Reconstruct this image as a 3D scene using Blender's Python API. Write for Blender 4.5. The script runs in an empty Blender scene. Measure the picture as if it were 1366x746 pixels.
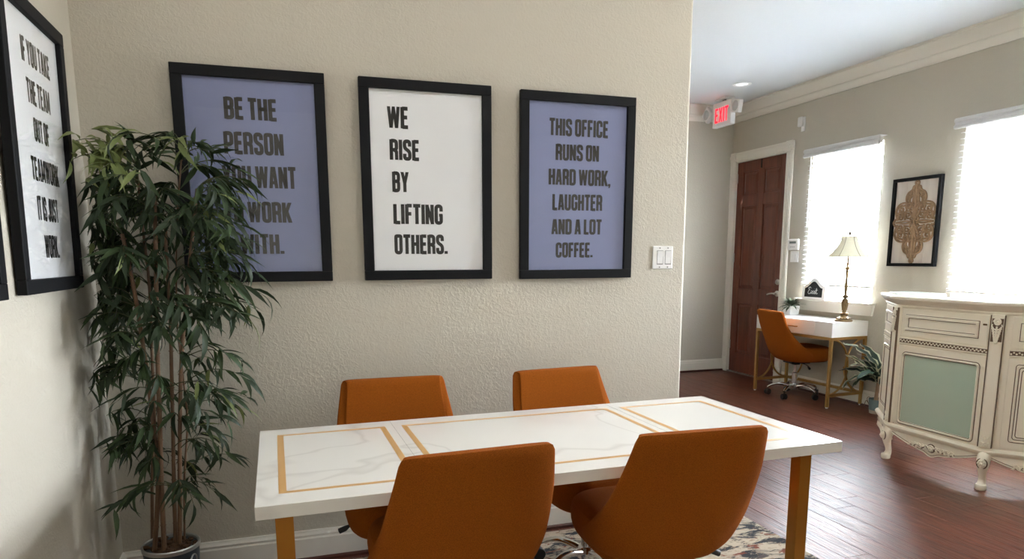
import bpy, math, random
from mathutils import Vector, Matrix
R = math.radians
random.seed(7)
C = bpy.context.scene.collection

# ---------------------------------------------------------------- camera
F_PX, CX, CY, YAW, PITCH, ROLL = 918.7, 683.2, 494.3, 0.3159, -0.1629, -0.0042
cam_d = bpy.data.cameras.new('camera'); cam = bpy.data.objects.new('camera', cam_d); C.objects.link(cam)
cam_d.sensor_fit = 'HORIZONTAL'; cam_d.sensor_width = 36.0; cam_d.lens = 36.0*F_PX/1366
cam_d.shift_x = -(CX-683)/1366; cam_d.shift_y = (CY-373)/1366
cam_d.clip_start = 0.02
fw = Vector((math.sin(YAW)*math.cos(PITCH), math.cos(YAW)*math.cos(PITCH), math.sin(PITCH)))
rt = Vector((math.cos(YAW), -math.sin(YAW), 0)); up = rt.cross(fw)
rt2 = rt*math.cos(ROLL)+up*math.sin(ROLL); up2 = up*math.cos(ROLL)-rt*math.sin(ROLL)
M = Matrix((rt2, up2, -fw)).transposed().to_4x4(); M.translation = Vector((0.7121, -3.1233, 1.3654))
cam.matrix_world = M
bpy.context.scene.camera = cam

# ---------------------------------------------------------------- world, lights, exposure
world = bpy.data.worlds.new('world'); bpy.context.scene.world = world; world.use_nodes = True
bg = world.node_tree.nodes['Background']; bg.inputs[0].default_value = (0.86, 0.93, 1.0, 1); bg.inputs[1].default_value = 23.0
_nt = world.node_tree; _tc = _nt.nodes.new('ShaderNodeTexCoord'); _sx = _nt.nodes.new('ShaderNodeSeparateXYZ'); _cr = _nt.nodes.new('ShaderNodeValToRGB')
_mr = _nt.nodes.new('ShaderNodeMapRange'); _mr.inputs[1].default_value = -1; _mr.inputs[2].default_value = 1
_nt.links.new(_tc.outputs['Generated'], _sx.inputs[0]); _nt.links.new(_sx.outputs['Z'], _mr.inputs[0]); _nt.links.new(_mr.outputs[0], _cr.inputs[0]); _nt.links.new(_cr.outputs[0], bg.inputs[0])
_e = _cr.color_ramp.elements; _e[0].position = .485; _e[0].color = (.26, .27, .26, 1); _e[1].position = .515; _e[1].color = (.86, .93, 1, 1)   # ground, horizon, bright overcast sky
vs = bpy.context.scene.view_settings
vs.view_transform = 'Standard'; vs.look = 'None'; vs.exposure = 2.33; vs.gamma = 1.0; vs.use_curve_mapping = False
cy = bpy.context.scene.cycles
cy.max_bounces = 10; cy.diffuse_bounces = 6; cy.transparent_max_bounces = 12; cy.caustics_reflective = False; cy.caustics_refractive = False
cy.sample_clamp_indirect = 8
X1, YF, XE, H = 5.74, 3.97, 2.67, 3.04
YR = -3.72
WINS = [(1.80, 2.65), (0.17, 1.02), (-1.46, -0.61)]  # third window is unseen, added off camera for daylight from the right
WZ0, WZ1 = 0.93, 2.36
for k, (a, b) in enumerate(WINS):      # daylight portals in the window openings
    ld = bpy.data.lights.new('daylight_portal', 'AREA'); ld.shape = 'RECTANGLE'; ld.size = b-a; ld.size_y = WZ1-WZ0
    ld.cycles.is_portal = True
    lo = bpy.data.objects.new('daylight_portal', ld); C.objects.link(lo)
    lo.location = (X1+0.15, (a+b)/2, (WZ0+WZ1)/2); lo.rotation_euler = (0, R(90), 0); lo.rotation_euler = Vector((-1, 0, 0)).to_track_quat('-Z', 'Z').to_euler()

# ---------------------------------------------------------------- materials
def srgb(r, g, b):
    f = lambda c: (c/255/12.92 if c/255 <= .04045 else ((c/255+.055)/1.055)**2.4)
    return (f(r), f(g), f(b), 1)
def mat(name, col, rough=.5, metal=0, bump=None, var=None, spec=.5, coat=0, sheen=0, trans=0, stretch=(1, 1, 1), emit=None):
    """col linear rgba; bump=(scale,strength,detail); var=(scale, other colour, contrast)"""
    m = bpy.data.materials.new(name); m.use_nodes = True; nt = m.node_tree; n = nt.nodes; l = nt.links
    p = n['Principled BSDF']; p.inputs['Base Color'].default_value = col; p.inputs['Roughness'].default_value = rough
    p.inputs['Metallic'].default_value = metal; p.inputs['Specular IOR Level'].default_value = spec
    if coat: p.inputs['Coat Weight'].default_value = coat; p.inputs['Coat Roughness'].default_value = .1
    if sheen: p.inputs['Sheen Weight'].default_value = sheen; p.inputs['Sheen Roughness'].default_value = .4; p.inputs['Sheen Tint'].default_value = col
    tc = n.new('ShaderNodeTexCoord'); mp = n.new('ShaderNodeMapping'); mp.inputs['Scale'].default_value = stretch
    l.new(tc.outputs['Object'], mp.inputs['Vector'])
    if var:
        t = n.new('ShaderNodeTexNoise'); t.inputs['Scale'].default_value = var[0]; t.inputs['Detail'].default_value = 5
        l.new(mp.outputs[0], t.inputs['Vector'])
        cr = n.new('ShaderNodeValToRGB'); e = cr.color_ramp.elements
        e[0].position = .5-var[2]; e[1].position = .5+var[2]; e[0].color = col; e[1].color = var[1]
        l.new(t.outputs[0], cr.inputs[0]); l.new(cr.outputs[0], p.inputs['Base Color'])
    if bump:
        t = n.new('ShaderNodeTexNoise'); t.inputs['Scale'].default_value = bump[0]; t.inputs['Detail'].default_value = bump[2] if len(bump) > 2 else 3
        l.new(mp.outputs[0], t.inputs['Vector'])
        b = n.new('ShaderNodeBump'); b.inputs['Strength'].default_value = bump[1]; b.inputs['Distance'].default_value = .01
        l.new(t.outputs[0], b.inputs['Height']); l.new(b.outputs[0], p.inputs['Normal'])
    if emit: p.inputs['Emission Color'].default_value = emit[0]; p.inputs['Emission Strength'].default_value = emit[1]
    if trans:
        tr = n.new('ShaderNodeBsdfTranslucent'); tr.inputs[0].default_value = col; mx = n.new('ShaderNodeMixShader'); mx.inputs[0].default_value = trans
        out = n['Material Output']; l.new(p.outputs[0], mx.inputs[1]); l.new(tr.outputs[0], mx.inputs[2]); l.new(mx.outputs[0], out.inputs[0])
    return m
def glass(name, refl=.08, rough=.0, tint=(1, 1, 1, 1)):
    m = bpy.data.materials.new(name); m.use_nodes = True; nt = m.node_tree; n = nt.nodes; l = nt.links
    n.remove(n['Principled BSDF']); t = n.new('ShaderNodeBsdfTransparent'); t.inputs[0].default_value = tint
    g = n.new('ShaderNodeBsdfGlossy'); g.inputs['Roughness'].default_value = rough
    lw = n.new('ShaderNodeLayerWeight'); lw.inputs[0].default_value = .5
    pw = n.new('ShaderNodeMath'); pw.operation = 'POWER'; pw.inputs[1].default_value = 5; l.new(lw.outputs['Facing'], pw.inputs[0])
    mt = n.new('ShaderNodeMath'); mt.operation = 'MULTIPLY_ADD'; mt.inputs[1].default_value = .7; mt.inputs[2].default_value = refl; mt.use_clamp = True
    l.new(pw.outputs[0], mt.inputs[0])
    mx = n.new('ShaderNodeMixShader'); l.new(mt.outputs[0], mx.inputs[0]); l.new(t.outputs[0], mx.inputs[1]); l.new(g.outputs[0], mx.inputs[2])
    l.new(mx.outputs[0], n['Material Output'].inputs[0]); return m
def wall_mat(name, col):
    m = mat(name, col, .75, bump=(170, .5, 4), spec=.35)
    nt = m.node_tree; n = nt.nodes; l = nt.links
    b = [x for x in n if x.type == 'BUMP'][0]; t = [x for x in n if x.type == 'TEX_NOISE'][0]
    v = n.new('ShaderNodeTexNoise'); v.inputs['Scale'].default_value = 60; v.inputs['Detail'].default_value = 2; v.inputs['Distortion'].default_value = 1.0
    mp = [x for x in n if x.type == 'MAPPING'][0]; l.new(mp.outputs[0], v.inputs['Vector'])
    cr = n.new('ShaderNodeValToRGB'); cr.color_ramp.elements[0].position = .42; cr.color_ramp.elements[1].position = .62
    l.new(v.outputs[0], cr.inputs[0]); a = n.new('ShaderNodeMath'); a.operation = 'MULTIPLY_ADD'; a.inputs[1].default_value = .25
    l.new(t.outputs[0], a.inputs[0]); l.new(cr.outputs[0], a.inputs[2]); l.new(a.outputs[0], b.inputs['Height'])
    b.inputs['Strength'].default_value = .24; b.inputs['Distance'].default_value = .003
    return m
MW = wall_mat('greige_wall', srgb(190, 184, 170))
MCEIL = mat('ceiling_white', srgb(220, 224, 226), .8, bump=(90, .15))
MTRIM = mat('trim_white', srgb(226, 222, 212), .35)
def plank_mat():
    m = bpy.data.materials.new('dark_hardwood'); m.use_nodes = True; nt = m.node_tree; n = nt.nodes; l = nt.links; p = n['Principled BSDF']
    tc = n.new('ShaderNodeTexCoord'); oi = n.new('ShaderNodeObjectInfo')
    geo = n.new('ShaderNodeNewGeometry'); add = n.new('ShaderNodeVectorMath'); add.operation = 'ADD'
    sc = n.new('ShaderNodeVectorMath'); sc.operation = 'SCALE'; sc.inputs[0].default_value = (3, 11, 7)
    l.new(oi.outputs['Random'], sc.inputs['Scale']); l.new(geo.outputs['Position'], add.inputs[0]); l.new(sc.outputs[0], add.inputs[1])
    mp = n.new('ShaderNodeMapping'); mp.inputs['Scale'].default_value = (14, 1.2, 14); l.new(add.outputs[0], mp.inputs[0])
    t = n.new('ShaderNodeTexNoise'); t.inputs['Scale'].default_value = 3; t.inputs['Detail'].default_value = 7; t.inputs['Distortion'].default_value = 1.5; l.new(mp.outputs[0], t.inputs[0])
    cr = n.new('ShaderNodeValToRGB'); e = cr.color_ramp.elements; e[0].position = .3; e[1].position = .72
    e[0].color = srgb(70, 33, 23); e[1].color = srgb(116, 64, 47); l.new(t.outputs[0], cr.inputs[0])
    hs = n.new('ShaderNodeHueSaturation'); mr = n.new('ShaderNodeMapRange'); mr.inputs[3].default_value = .86; mr.inputs[4].default_value = 1.12
    l.new(oi.outputs['Random'], mr.inputs[0]); l.new(mr.outputs[0], hs.inputs['Value']); l.new(cr.outputs[0], hs.inputs['Color']); l.new(hs.outputs[0], p.inputs['Base Color'])
    p.inputs['Roughness'].default_value = .36; p.inputs['Specular IOR Level'].default_value = .38
    t2 = n.new('ShaderNodeTexNoise'); t2.inputs['Scale'].default_value = 2.2; t2.inputs['Detail'].default_value = 4; t2.inputs['Distortion'].default_value = 2.5; l.new(mp.outputs[0], t2.inputs[0])
    b = n.new('ShaderNodeBump'); b.inputs['Strength'].default_value = .9; b.inputs['Distance'].default_value = .004; l.new(t2.outputs[0], b.inputs['Height']); l.new(b.outputs[0], p.inputs['Normal'])
    return m
MPLANK = plank_mat()
MSUB = mat('floor_joint_dark', srgb(30, 14, 10), .6)
MFAB = mat('rust_orange_fabric', srgb(164, 90, 25), .95, var=(420, srgb(128, 66, 15), .2), bump=(700, .35), sheen=.12, spec=.1)
MCHROME = mat('chrome', (.82, .82, .82, 1), .12, 1)
MBLK = mat('black_plastic', srgb(18, 18, 20), .4)
MFRAME = mat('black_frame', srgb(14, 15, 18), .6, spec=.2)
MPAPER = mat('poster_white', srgb(244, 246, 248), .7)
MPAPERB = mat('poster_periwinkle', srgb(132, 140, 178), .7)
MINK = mat('ink_black', srgb(16, 16, 16), .7)
MINKG = mat('ink_charcoal', srgb(50, 48, 46), .7)
MPG = glass('poster_glass', .035)
MPANE = glass('window_glass', .05)
MBRASS = mat('brushed_gold', srgb(176, 138, 82), .45, .8)
MLEG = mat('gold_paint_leg', srgb(168, 112, 36), .35, .55)
def marble():
    m = mat('white_marble_laminate', srgb(232, 230, 224), .16, spec=.5)
    nt = m.node_tree; n = nt.nodes; l = nt.links; p = n['Principled BSDF']
    mp = [x for x in n if x.type == 'MAPPING'][0]; mp.inputs['Rotation'].default_value = (0, 0, .6)
    t = n.new('ShaderNodeTexNoise'); t.inputs['Scale'].default_value = 1.3; t.inputs['Detail'].default_value = 3; t.inputs['Distortion'].default_value = .5; l.new(mp.outputs[0], t.inputs[0])
    cr = n.new('ShaderNodeValToRGB'); e = cr.color_ramp.elements; e[0].position = .487; e[0].color = srgb(232, 230, 224); e[1].position = .513; e[1].color = srgb(232, 230, 224)
    q = cr.color_ramp.elements.new(.5); q.color = srgb(218, 215, 209); l.new(t.outputs[0], cr.inputs[0]); l.new(cr.outputs[0], p.inputs['Base Color']); return m
MMARBLE = marble()
MBAND = mat('gold_inlay', srgb(205, 160, 100), .3)
MWHITE = mat('white_lacquer', srgb(238, 238, 236), .3)
MSLAT = mat('blind_slat', srgb(240, 243, 248), .5, trans=.12)
MVAL = mat('blind_valance', srgb(214, 214, 214), .45)
MDOOR = mat('mahogany_door', srgb(82, 36, 22), .38, var=(5, srgb(112, 54, 32), .22), bump=(12, .1), stretch=(6, 6, .7))
MNICK = mat('satin_nickel', (.62, .6, .56, 1), .28, 1)
MLEAF = [mat('leaf_dark', srgb(40, 53, 34), .52, spec=.3, trans=.15, var=(30, srgb(48, 64, 42), .3)), mat('leaf_mid', srgb(66, 84, 50), .52, spec=.3, trans=.2, var=(30, srgb(52, 70, 46), .3)),
         mat('leaf_lime', srgb(138, 148, 88), .42, trans=.25, var=(30, srgb(104, 120, 70), .3))]
MSTEM = mat('bamboo_cane', srgb(128, 98, 72), .5, var=(40, srgb(90, 66, 46), .3), stretch=(1, 1, .3))
MTWIG = mat('green_twig', srgb(74, 78, 48), .6)
MPOT = mat('blue_grey_metal_pot', srgb(70, 80, 88), .45, .3)
MRIM = mat('pot_rim_silver', srgb(190, 192, 190), .3, .8)
MSOIL = mat('moss_soil', srgb(66, 46, 32), .95, var=(60, srgb(98, 70, 44), .2), bump=(80, .8))
MCREAM = mat('antique_cream', srgb(243, 236, 216), .42, var=(3, srgb(247, 241, 224), .3))
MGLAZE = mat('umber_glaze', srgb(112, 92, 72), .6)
MSAGE = mat('frosted_sage_glass', srgb(176, 200, 182), .28, var=(2.2, srgb(194, 206, 188), .3))
MCEMENT = mat('cement_pot_teal', srgb(88, 108, 110), .7, var=(20, srgb(104, 122, 124), .3))
MCEMB = mat('cement_pot_beige', srgb(164, 152, 138), .8)
MSHADE = mat('lamp_shade_linen', srgb(226, 222, 206), .8, trans=.35)
MSHTRIM = mat('lamp_shade_trim', srgb(150, 140, 122), .8)
MAGED = mat('aged_gold_resin', srgb(136, 110, 66), .45, .35, var=(40, srgb(100, 80, 52), .25))
MWOOD = mat('carved_tan_wood', srgb(168, 138, 108), .7, var=(40, srgb(138, 112, 86), .3))
MWASH = mat('whitewashed_board', srgb(222, 214, 206), .7, var=(5, srgb(196, 184, 174), .25), stretch=(1, 3, .4))
MCHALK = mat('chalkboard', srgb(40, 42, 44), .8)
MCHALKW = mat('chalk_white', srgb(240, 240, 240), .8)
MRED = mat('exit_red_lit', srgb(255, 30, 50), .5, emit=((1, .012, .04, 1), .32))
MLCD = mat('lcd_grey', srgb(92, 104, 100), .3)
MDARK = mat('slot_grey', srgb(120, 120, 118), .5)
MLAMPW = mat('downlight_lens', (.9, .95, 1, 1), .4, emit=((.9, .96, 1, 1), .25))

# ---------------------------------------------------------------- mesh helpers
class MB:
    def __init__(s): s.v = []; s.f = []; s.mi = []; s.cur = 0
    def add(s, vs_, fs):
        o = len(s.v); s.v += [tuple(x) for x in vs_]; s.f += [tuple(i+o for i in f) for f in fs]; s.mi += [s.cur]*len(fs); return s
    def box(s, x0, y0, z0, x1, y1, z1):
        return s.add([(x, y, z) for x in (x0, x1) for y in (y0, y1) for z in (z0, z1)],
                     [(0, 1, 3, 2), (4, 6, 7, 5), (0, 4, 5, 1), (2, 3, 7, 6), (0, 2, 6, 4), (1, 5, 7, 3)])
    def obox(s, c, ax, ay, az):
        """box by centre and three half-axis vectors"""
        c, ax, ay, az = map(Vector, (c, ax, ay, az))
        return s.add([c+ax*i+ay*j+az*k for i in (-1, 1) for j in (-1, 1) for k in (-1, 1)],
                     [(0, 1, 3, 2), (4, 6, 7, 5), (0, 4, 5, 1), (2, 3, 7, 6), (0, 2, 6, 4), (1, 5, 7, 3)])
    def prism(s, pts, a0, a1, axis='z'):
        n = len(pts)
        def P(p, h): return {'z': (p[0], p[1], h), 'x': (h, p[0], p[1]), 'y': (p[0], h, p[1])}[axis]
        return s.add([P(p, a0) for p in pts]+[P(p, a1) for p in pts],
                     [tuple(range(n))[::-1], tuple(range(n, 2*n))]+[(i, (i+1) % n, n+(i+1) % n, n+i) for i in range(n)])
    def lathe(s, prof, c=(0, 0, 0), seg=24, cap=True, sx=1, sy=1):
        n = len(prof); vs_ = []
        for k in range(seg):
            a = 2*math.pi*k/seg
            for r, z in prof: vs_.append((c[0]+r*math.cos(a)*sx, c[1]+r*math.sin(a)*sy, c[2]+z))
        fs = [(k*n+i, ((k+1) % seg)*n+i, ((k+1) % seg)*n+i+1, k*n+i+1) for k in range(seg) for i in range(n-1)]
        if cap:
            fs.append(tuple(k*n for k in range(seg))[::-1]); fs.append(tuple(k*n+n-1 for k in range(seg)))
        return s.add(vs_, fs)
    def tube(s, pts, r, seg=8, flat=1.0, closed=False):
        pts = [Vector(p) for p in pts]; n = len(pts); rr = r if callable(r) else (lambda t: r)
        vs_ = []; prev = None
        for i, p in enumerate(pts):
            if closed: d = pts[(i+1) % n]-pts[i-1]
            else: d = pts[min(i+1, n-1)]-pts[max(i-1, 0)]
            d.normalize()
            if prev is None:
                u = d.cross(Vector((0, 0, 1)))
                if u.length < .01: u = d.cross(Vector((1, 0, 0)))
            else: u = prev-d*prev.dot(d)
            u.normalize(); prev = u; w = d.cross(u)
            q = rr(i/max(1, n-1))
            for k in range(seg):
                a = 2*math.pi*k/seg; vs_.append(p+u*q*math.cos(a)+w*q*flat*math.sin(a))
        m = n if closed else n-1
        fs = [(i*seg+k, i*seg+(k+1) % seg, ((i+1) % n)*seg+(k+1) % seg, ((i+1) % n)*seg+k) for i in range(m) for k in range(seg)]
        if not closed: fs += [tuple(range(seg))[::-1], tuple(range((n-1)*seg, n*seg))]
        return s.add(vs_, fs)
    def ball(s, c, r, seg=12, rings=8, sz=1, sx=1, sy=1):
        prof = [(max(r*math.sin(math.pi*i/rings), r*.02), -r*sz*math.cos(math.pi*i/rings)) for i in range(rings+1)]
        return s.lathe(prof, c, seg, True, sx, sy)
    def sweep(s, prof, path, closed=False):
        """profile (out, z) swept along 2D plan path; out is to the right of travel"""
        n = len(path); m = len(prof); vs_ = []
        for i in range(n):
            p = Vector(path[i]); a = Vector(path[i-1]) if (i > 0 or closed) else None; b = Vector(path[(i+1) % n]) if (i < n-1 or closed) else None
            d1 = (p-a).normalized() if a is not None else (b-p).normalized(); d2 = (b-p).normalized() if b is not None else d1
            n1 = Vector((d1.y, -d1.x)); n2 = Vector((d2.y, -d2.x)); nn = n1+n2
            if nn.length < 1e-6: nn = n1
            nn.normalize(); k = 1/max(.3, nn.dot(n1))
            for o, z in prof: q = p+nn*o*k; vs_.append((q.x, q.y, z))
        fs = [(i*m+j, i*m+(j+1) % m, ((i+1) % n)*m+(j+1) % m, ((i+1) % n)*m+j) for i in range(n if closed else n-1) for j in range(m)]
        if not closed: fs += [tuple(range(m))[::-1], tuple(range((n-1)*m, n*m))]
        return s.add(vs_, fs)
    def xf(s, M_):
        s.v = [tuple(M_ @ Vector(p)) for p in s.v]; return s
    def mesh(s, name, mats, smooth=False):
        me = bpy.data.meshes.new(name); me.from_pydata(s.v, [], s.f)
        for m_ in (mats if isinstance(mats, (list, tuple)) else [mats]): me.materials.append(m_)
        if isinstance(mats, (list, tuple)): me.polygons.foreach_set('material_index', s.mi)
        me.update()
        import bmesh
        bm = bmesh.new(); bm.from_mesh(me); bmesh.ops.recalc_face_normals(bm, faces=bm.faces)
        if smooth:
            for f in bm.faces: f.smooth = True
            for e in bm.edges:
                if len(e.link_faces) == 2 and e.calc_face_angle(0) > R(38): e.smooth = False
        bm.to_mesh(me); bm.free(); return me
    def build(s, name, mats, parent=None, smooth=False, bevel=0, seg=2, subsurf=0):
        o = bpy.data.objects.new(name, s.mesh(name, mats, smooth or bool(subsurf))); C.objects.link(o)
        if parent: o.parent = parent
        if bevel:
            b = o.modifiers.new('bevel', 'BEVEL'); b.width = bevel; b.segments = seg; b.limit_method = 'ANGLE'; b.angle_limit = R(40)
            b.harden_normals = False
        if subsurf:
            q = o.modifiers.new('sub', 'SUBSURF'); q.levels = subsurf; q.render_levels = subsurf
        return o
def thing(name, label, cat, loc=(0, 0, 0), rz=0, group=None):
    o = bpy.data.objects.new(name, None); C.objects.link(o); o.location = loc; o.rotation_euler = (0, 0, rz); o.empty_display_size = .05
    o['label'] = label; o['category'] = cat
    if group: o['group'] = group
    return o
def tag(o, label, cat, group=None):
    o['label'] = label; o['category'] = cat
    if group: o['group'] = group
    return o
def struct(o): o['kind'] = 'structure'; return o
def semp(name, loc=(0, 0, 0)):
    o = bpy.data.objects.new(name, None); C.objects.link(o); o.location = loc; return struct(o)
def copy_tree(o, parent=None):
    c = o.copy(); C.objects.link(c)
    if parent: c.parent = parent
    for ch in list(o.children): copy_tree(ch, c)
    return c

# ---------------------------------------------------------------- block lettering
W_ = .42; T_ = .15; l_, r_, b_, t_ = T_/2, W_-T_/2, T_/2*.9, 1-T_/2*.9
def rr(pts, rad=.13):
    out = [Vector(pts[0])]
    for i in range(1, len(pts)-1):
        p = Vector(pts[i]); a = Vector(pts[i-1])-p; c = Vector(pts[i+1])-p
        q = min(rad, a.length*.5, c.length*.5); p0 = p+a.normalized()*q; p1 = p+c.normalized()*q
        for k in range(6):
            t = k/5; out.append(p0*(1-t)**2+p*2*t*(1-t)+p1*t*t)
    out.append(Vector(pts[-1])); return out
GL = {
 'A': (.42, [([(.065, 0), (.178, 1)], .14), ([(.355, 0), (.242, 1)], .14), ([(.1, .26), (.32, .26)], .12)]),
 'B': (W_, [[(l_, 0), (l_, 1)], rr([(l_, t_), (r_, t_), (r_, .53), (l_, .53)]), rr([(l_, .53), (r_, .53), (r_, b_), (l_, b_)])]),
 'C': (W_, [rr([(r_, .64), (r_, t_), (l_, t_), (l_, b_), (r_, b_), (r_, .36)])]),
 'D': (W_, [[(l_, 0), (l_, 1)], rr([(l_, t_), (r_, t_), (r_, b_), (l_, b_)])]),
 'E': (.36, [[(l_, 0), (l_, 1)], [(l_, t_), (.35, t_)], [(l_, .52), (.32, .52)], [(l_, b_), (.35, b_)]]),
 'F': (.35, [[(l_, 0), (l_, 1)], [(l_, t_), (.34, t_)], [(l_, .52), (.31, .52)]]),
 'G': (W_, [rr([(r_, .66), (r_, t_), (l_, t_), (l_, b_), (r_, b_), (r_, .5)]), ([(.23, .47), (W_, .47)], .12)]),
 'H': (W_, [[(l_, 0), (l_, 1)], [(r_, 0), (r_, 1)], [(l_, .52), (r_, .52)]]),
 'I': (T_, [[(l_, 0), (l_, 1)]]),
 'J': (.38, [rr([(r_-.04, 1), (r_-.04, b_), (l_-.02, b_), (l_-.02, .3)])]),
 'K': (W_, [[(l_, 0), (l_, 1)], ([(.12, .36), (.37, 1)], .14), ([(.19, .58), (.365, 0)], .15)]),
 'L': (.34, [[(l_, 0), (l_, 1)], [(l_, b_), (.335, b_)]]),
 'M': (.56, [[(l_, 0), (l_, 1)], [(.56-l_, 0), (.56-l_, 1)], ([(.1, 1), (.28, .12)], .13), ([(.46, 1), (.28, .12)], .13)]),
 'N': (W_, [[(l_, 0), (l_, 1)], [(r_, 0), (r_, 1)], ([(.07, 1), (.35, 0)], .13)]),
 'O': (W_, ['c'+'O']),
 'P': (W_, [[(l_, 0), (l_, 1)], rr([(l_, t_), (r_, t_), (r_, .44), (l_, .44)])]),
 'R': (W_, [[(l_, 0), (l_, 1)], rr([(l_, t_), (r_, t_), (r_, .49), (l_, .49)]), ([(.23, .48), (.34, .4), (.35, 0)], .14)]),
 'S': (W_, [rr([(r_, .68), (r_, t_), (l_, t_), (l_, .6), (r_, .42), (r_, b_), (l_, b_), (l_, .32)], .12)]),
 'T': (.38, [[(.19, 0), (.19, 1)], [(0, t_), (.38, t_)]]),
 'U': (W_, [rr([(l_, 1), (l_, b_), (r_, b_), (r_, 1)])]),
 'W': (.6, [([(.06, 1), (.16, 0)], .13), ([(.17, 0), (.3, 1)], .12), ([(.3, 1), (.43, 0)], .12), ([(.44, 0), (.54, 1)], .13)]),
 'X': (.44, [([(.07, 0), (.37, 1)], .15), ([(.07, 1), (.37, 0)], .15)]),
 'Y': (.42, [([(.065, 1), (.21, .42)], .14), ([(.355, 1), (.21, .42)], .14), [(.21, 0), (.21, .48)]]),
 '.': (.15, [[(.075, 0), (.075, .15)]]), ',': (.15, [[(.075, 0), (.075, .15)], ([(.11, .03), (.06, -.12)], .08)]),
}
GL['O'] = (W_, [rr([((l_+r_)/2, t_), (l_, t_), (l_, b_), (r_, b_), (r_, t_), ((l_+r_)/2, t_)])])
def text_strips(txt, width, height, bold=1.0):
    """list of quads (2D) filling width x height, origin at lower left"""
    quads = []; x = 0; tr = .065
    for ch in txt:
        if ch == ' ': x += .17; continue
        w, strokes = GL[ch]
        for st in strokes:
            if isinstance(st, tuple): pts, th = st
            else: pts, th = st, T_
            th *= bold; P = [Vector(p) for p in pts]; n = len(P); L = []; Rr = []
            for i in range(n):
                d1 = (P[i]-P[i-1]).normalized() if i > 0 else (P[1]-P[0]).normalized()
                d2 = (P[i+1]-P[i]).normalized() if i < n-1 else d1
                nn = Vector((-d1.y-d2.y, d1.x+d2.x)).normalized(); k = 1/max(.5, nn.dot(Vector((-d1.y, d1.x))))
                o = nn*th/2*k
                if i in (0, n-1) and abs(d1.x) < .45 and abs(d1.y) > .8 and abs(d1.x) > .02: o = Vector((-th/2/abs(d1.y)*math.copysign(1, d1.y), 0))
                L.append(P[i]+o); Rr.append(P[i]-o)
            for i in range(n-1): quads.append([(q.x+x, q.y) for q in (L[i], Rr[i], Rr[i+1], L[i+1])])
        x += w+tr
    tot = x-tr
    return [[(a/tot*width, b*height) for a, b in q] for q in quads]

# ================================================================ ROOM SHELL
fl = MB(); fl.box(-.15, YR-.15, -.12, X1+.3, YF+.15, -.006); floor = struct(fl.build('floor', MSUB))
PW = .14
def plank_mesh(L):
    m = MB(); g = .0005; c = .0011
    x0, x1 = g, PW-g; y0, y1 = g, L-g
    m.add([(x0, y0, -.02), (x1, y0, -.02), (x1, y1, -.02), (x0, y1, -.02), (x0, y0, -c), (x1, y0, -c), (x1, y1, -c), (x0, y1, -c),
           (x0+c, y0+c, 0), (x1-c, y0+c, 0), (x1-c, y1-c, 0), (x0+c, y1-c, 0)],
          [(0, 1, 5, 4), (1, 2, 6, 5), (2, 3, 7, 6), (3, 0, 4, 7), (4, 5, 9, 8), (5, 6, 10, 9), (6, 7, 11, 10), (7, 4, 8, 11), (8, 9, 10, 11)])
    return m.mesh('plank', MPLANK)
PM = {L: plank_mesh(L) for L in (.9, 1.2, 1.5, 1.8)}
stf = MB(); npl = 0; rng = random.Random(3)
xs = [i*PW for i in range(int(X1/PW)+1)]
for x in xs:
    y = -3.72-rng.random()*1.2
    while y < YF:
        L = rng.choice((.9, 1.2, 1.5, 1.8))
        vis = (x > 1.9 and y+L > -.9 and y < YF) and not (x < 2.5 and y > .2)
        if x > 4.4 and y+L < -.4: vis = False
        if vis and npl < 298 and x+PW <= X1+.15:
            o = bpy.data.objects.new('plank', PM[L]); C.objects.link(o); o.parent = floor; o.location = (x, y, 0); npl += 1
        else:
            k = len(stf.v); g = .0012
            stf.box(x+g, y+g, -.02, x+PW-g, y+L-g, 0)
        y += L
rest = stf.build('plank_field', MPLANK, floor); rest['kind'] = 'stuff'

def sbox(name, a, b, m_, bevel=0, parent=None):
    o = MB().box(*a, *b).build(name, m_, parent, bevel=bevel, seg=4); 
    return struct(o) if not parent else o
sbox('wall_left', (-.15, YR-.15, 0), (0, YF+.15, H), MW)
sbox('wall_rear', (-.15, YR-.15, 0), (X1+.3, YR, H), MW)
sbox('wall_far', (-.15, YF, 0), (X1+.3, YF+.15, H), MW)
# partition that carries the posters; its end has a bullnose corner
wc = MB(); rad = .02; pts = [(0, .14), (0, 0)]
for k in range(7):
    a = -math.pi/2+math.pi/2*k/6; pts.append((XE-rad+rad*math.cos(a), rad+rad*math.sin(a)))
for k in range(7):
    a = math.pi/2*k/6; pts.append((XE-rad+rad*math.cos(a), .14-rad+rad*math.sin(a)))
wc.prism(pts, 0, H); struct(wc.build('wall_center', MW, smooth=True))
sbox('ceiling', (-.15, YR-.15, H), (X1+.3, YF+.15, H+.12), MCEIL)
# window wall built around its openings
DY0, DY1, DZ = 3.03, 3.885, 2.435
wr = MB(); opens = sorted([(a, b, WZ0, WZ1) for a, b in WINS]+[(DY0, DY1, 0, DZ)])
y = YR-.15
for a, b, z0, z1 in opens:
    wr.box(X1, y, 0, X1+.2, a, H)
    if z0 > 0: wr.box(X1, a, 0, X1+.2, b, z0)
    wr.box(X1, a, z1, X1+.2, b, H); y = b
wr.box(X1, y, 0, X1+.2, YF+.15, H); struct(wr.build('wall_right', MW))
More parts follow.
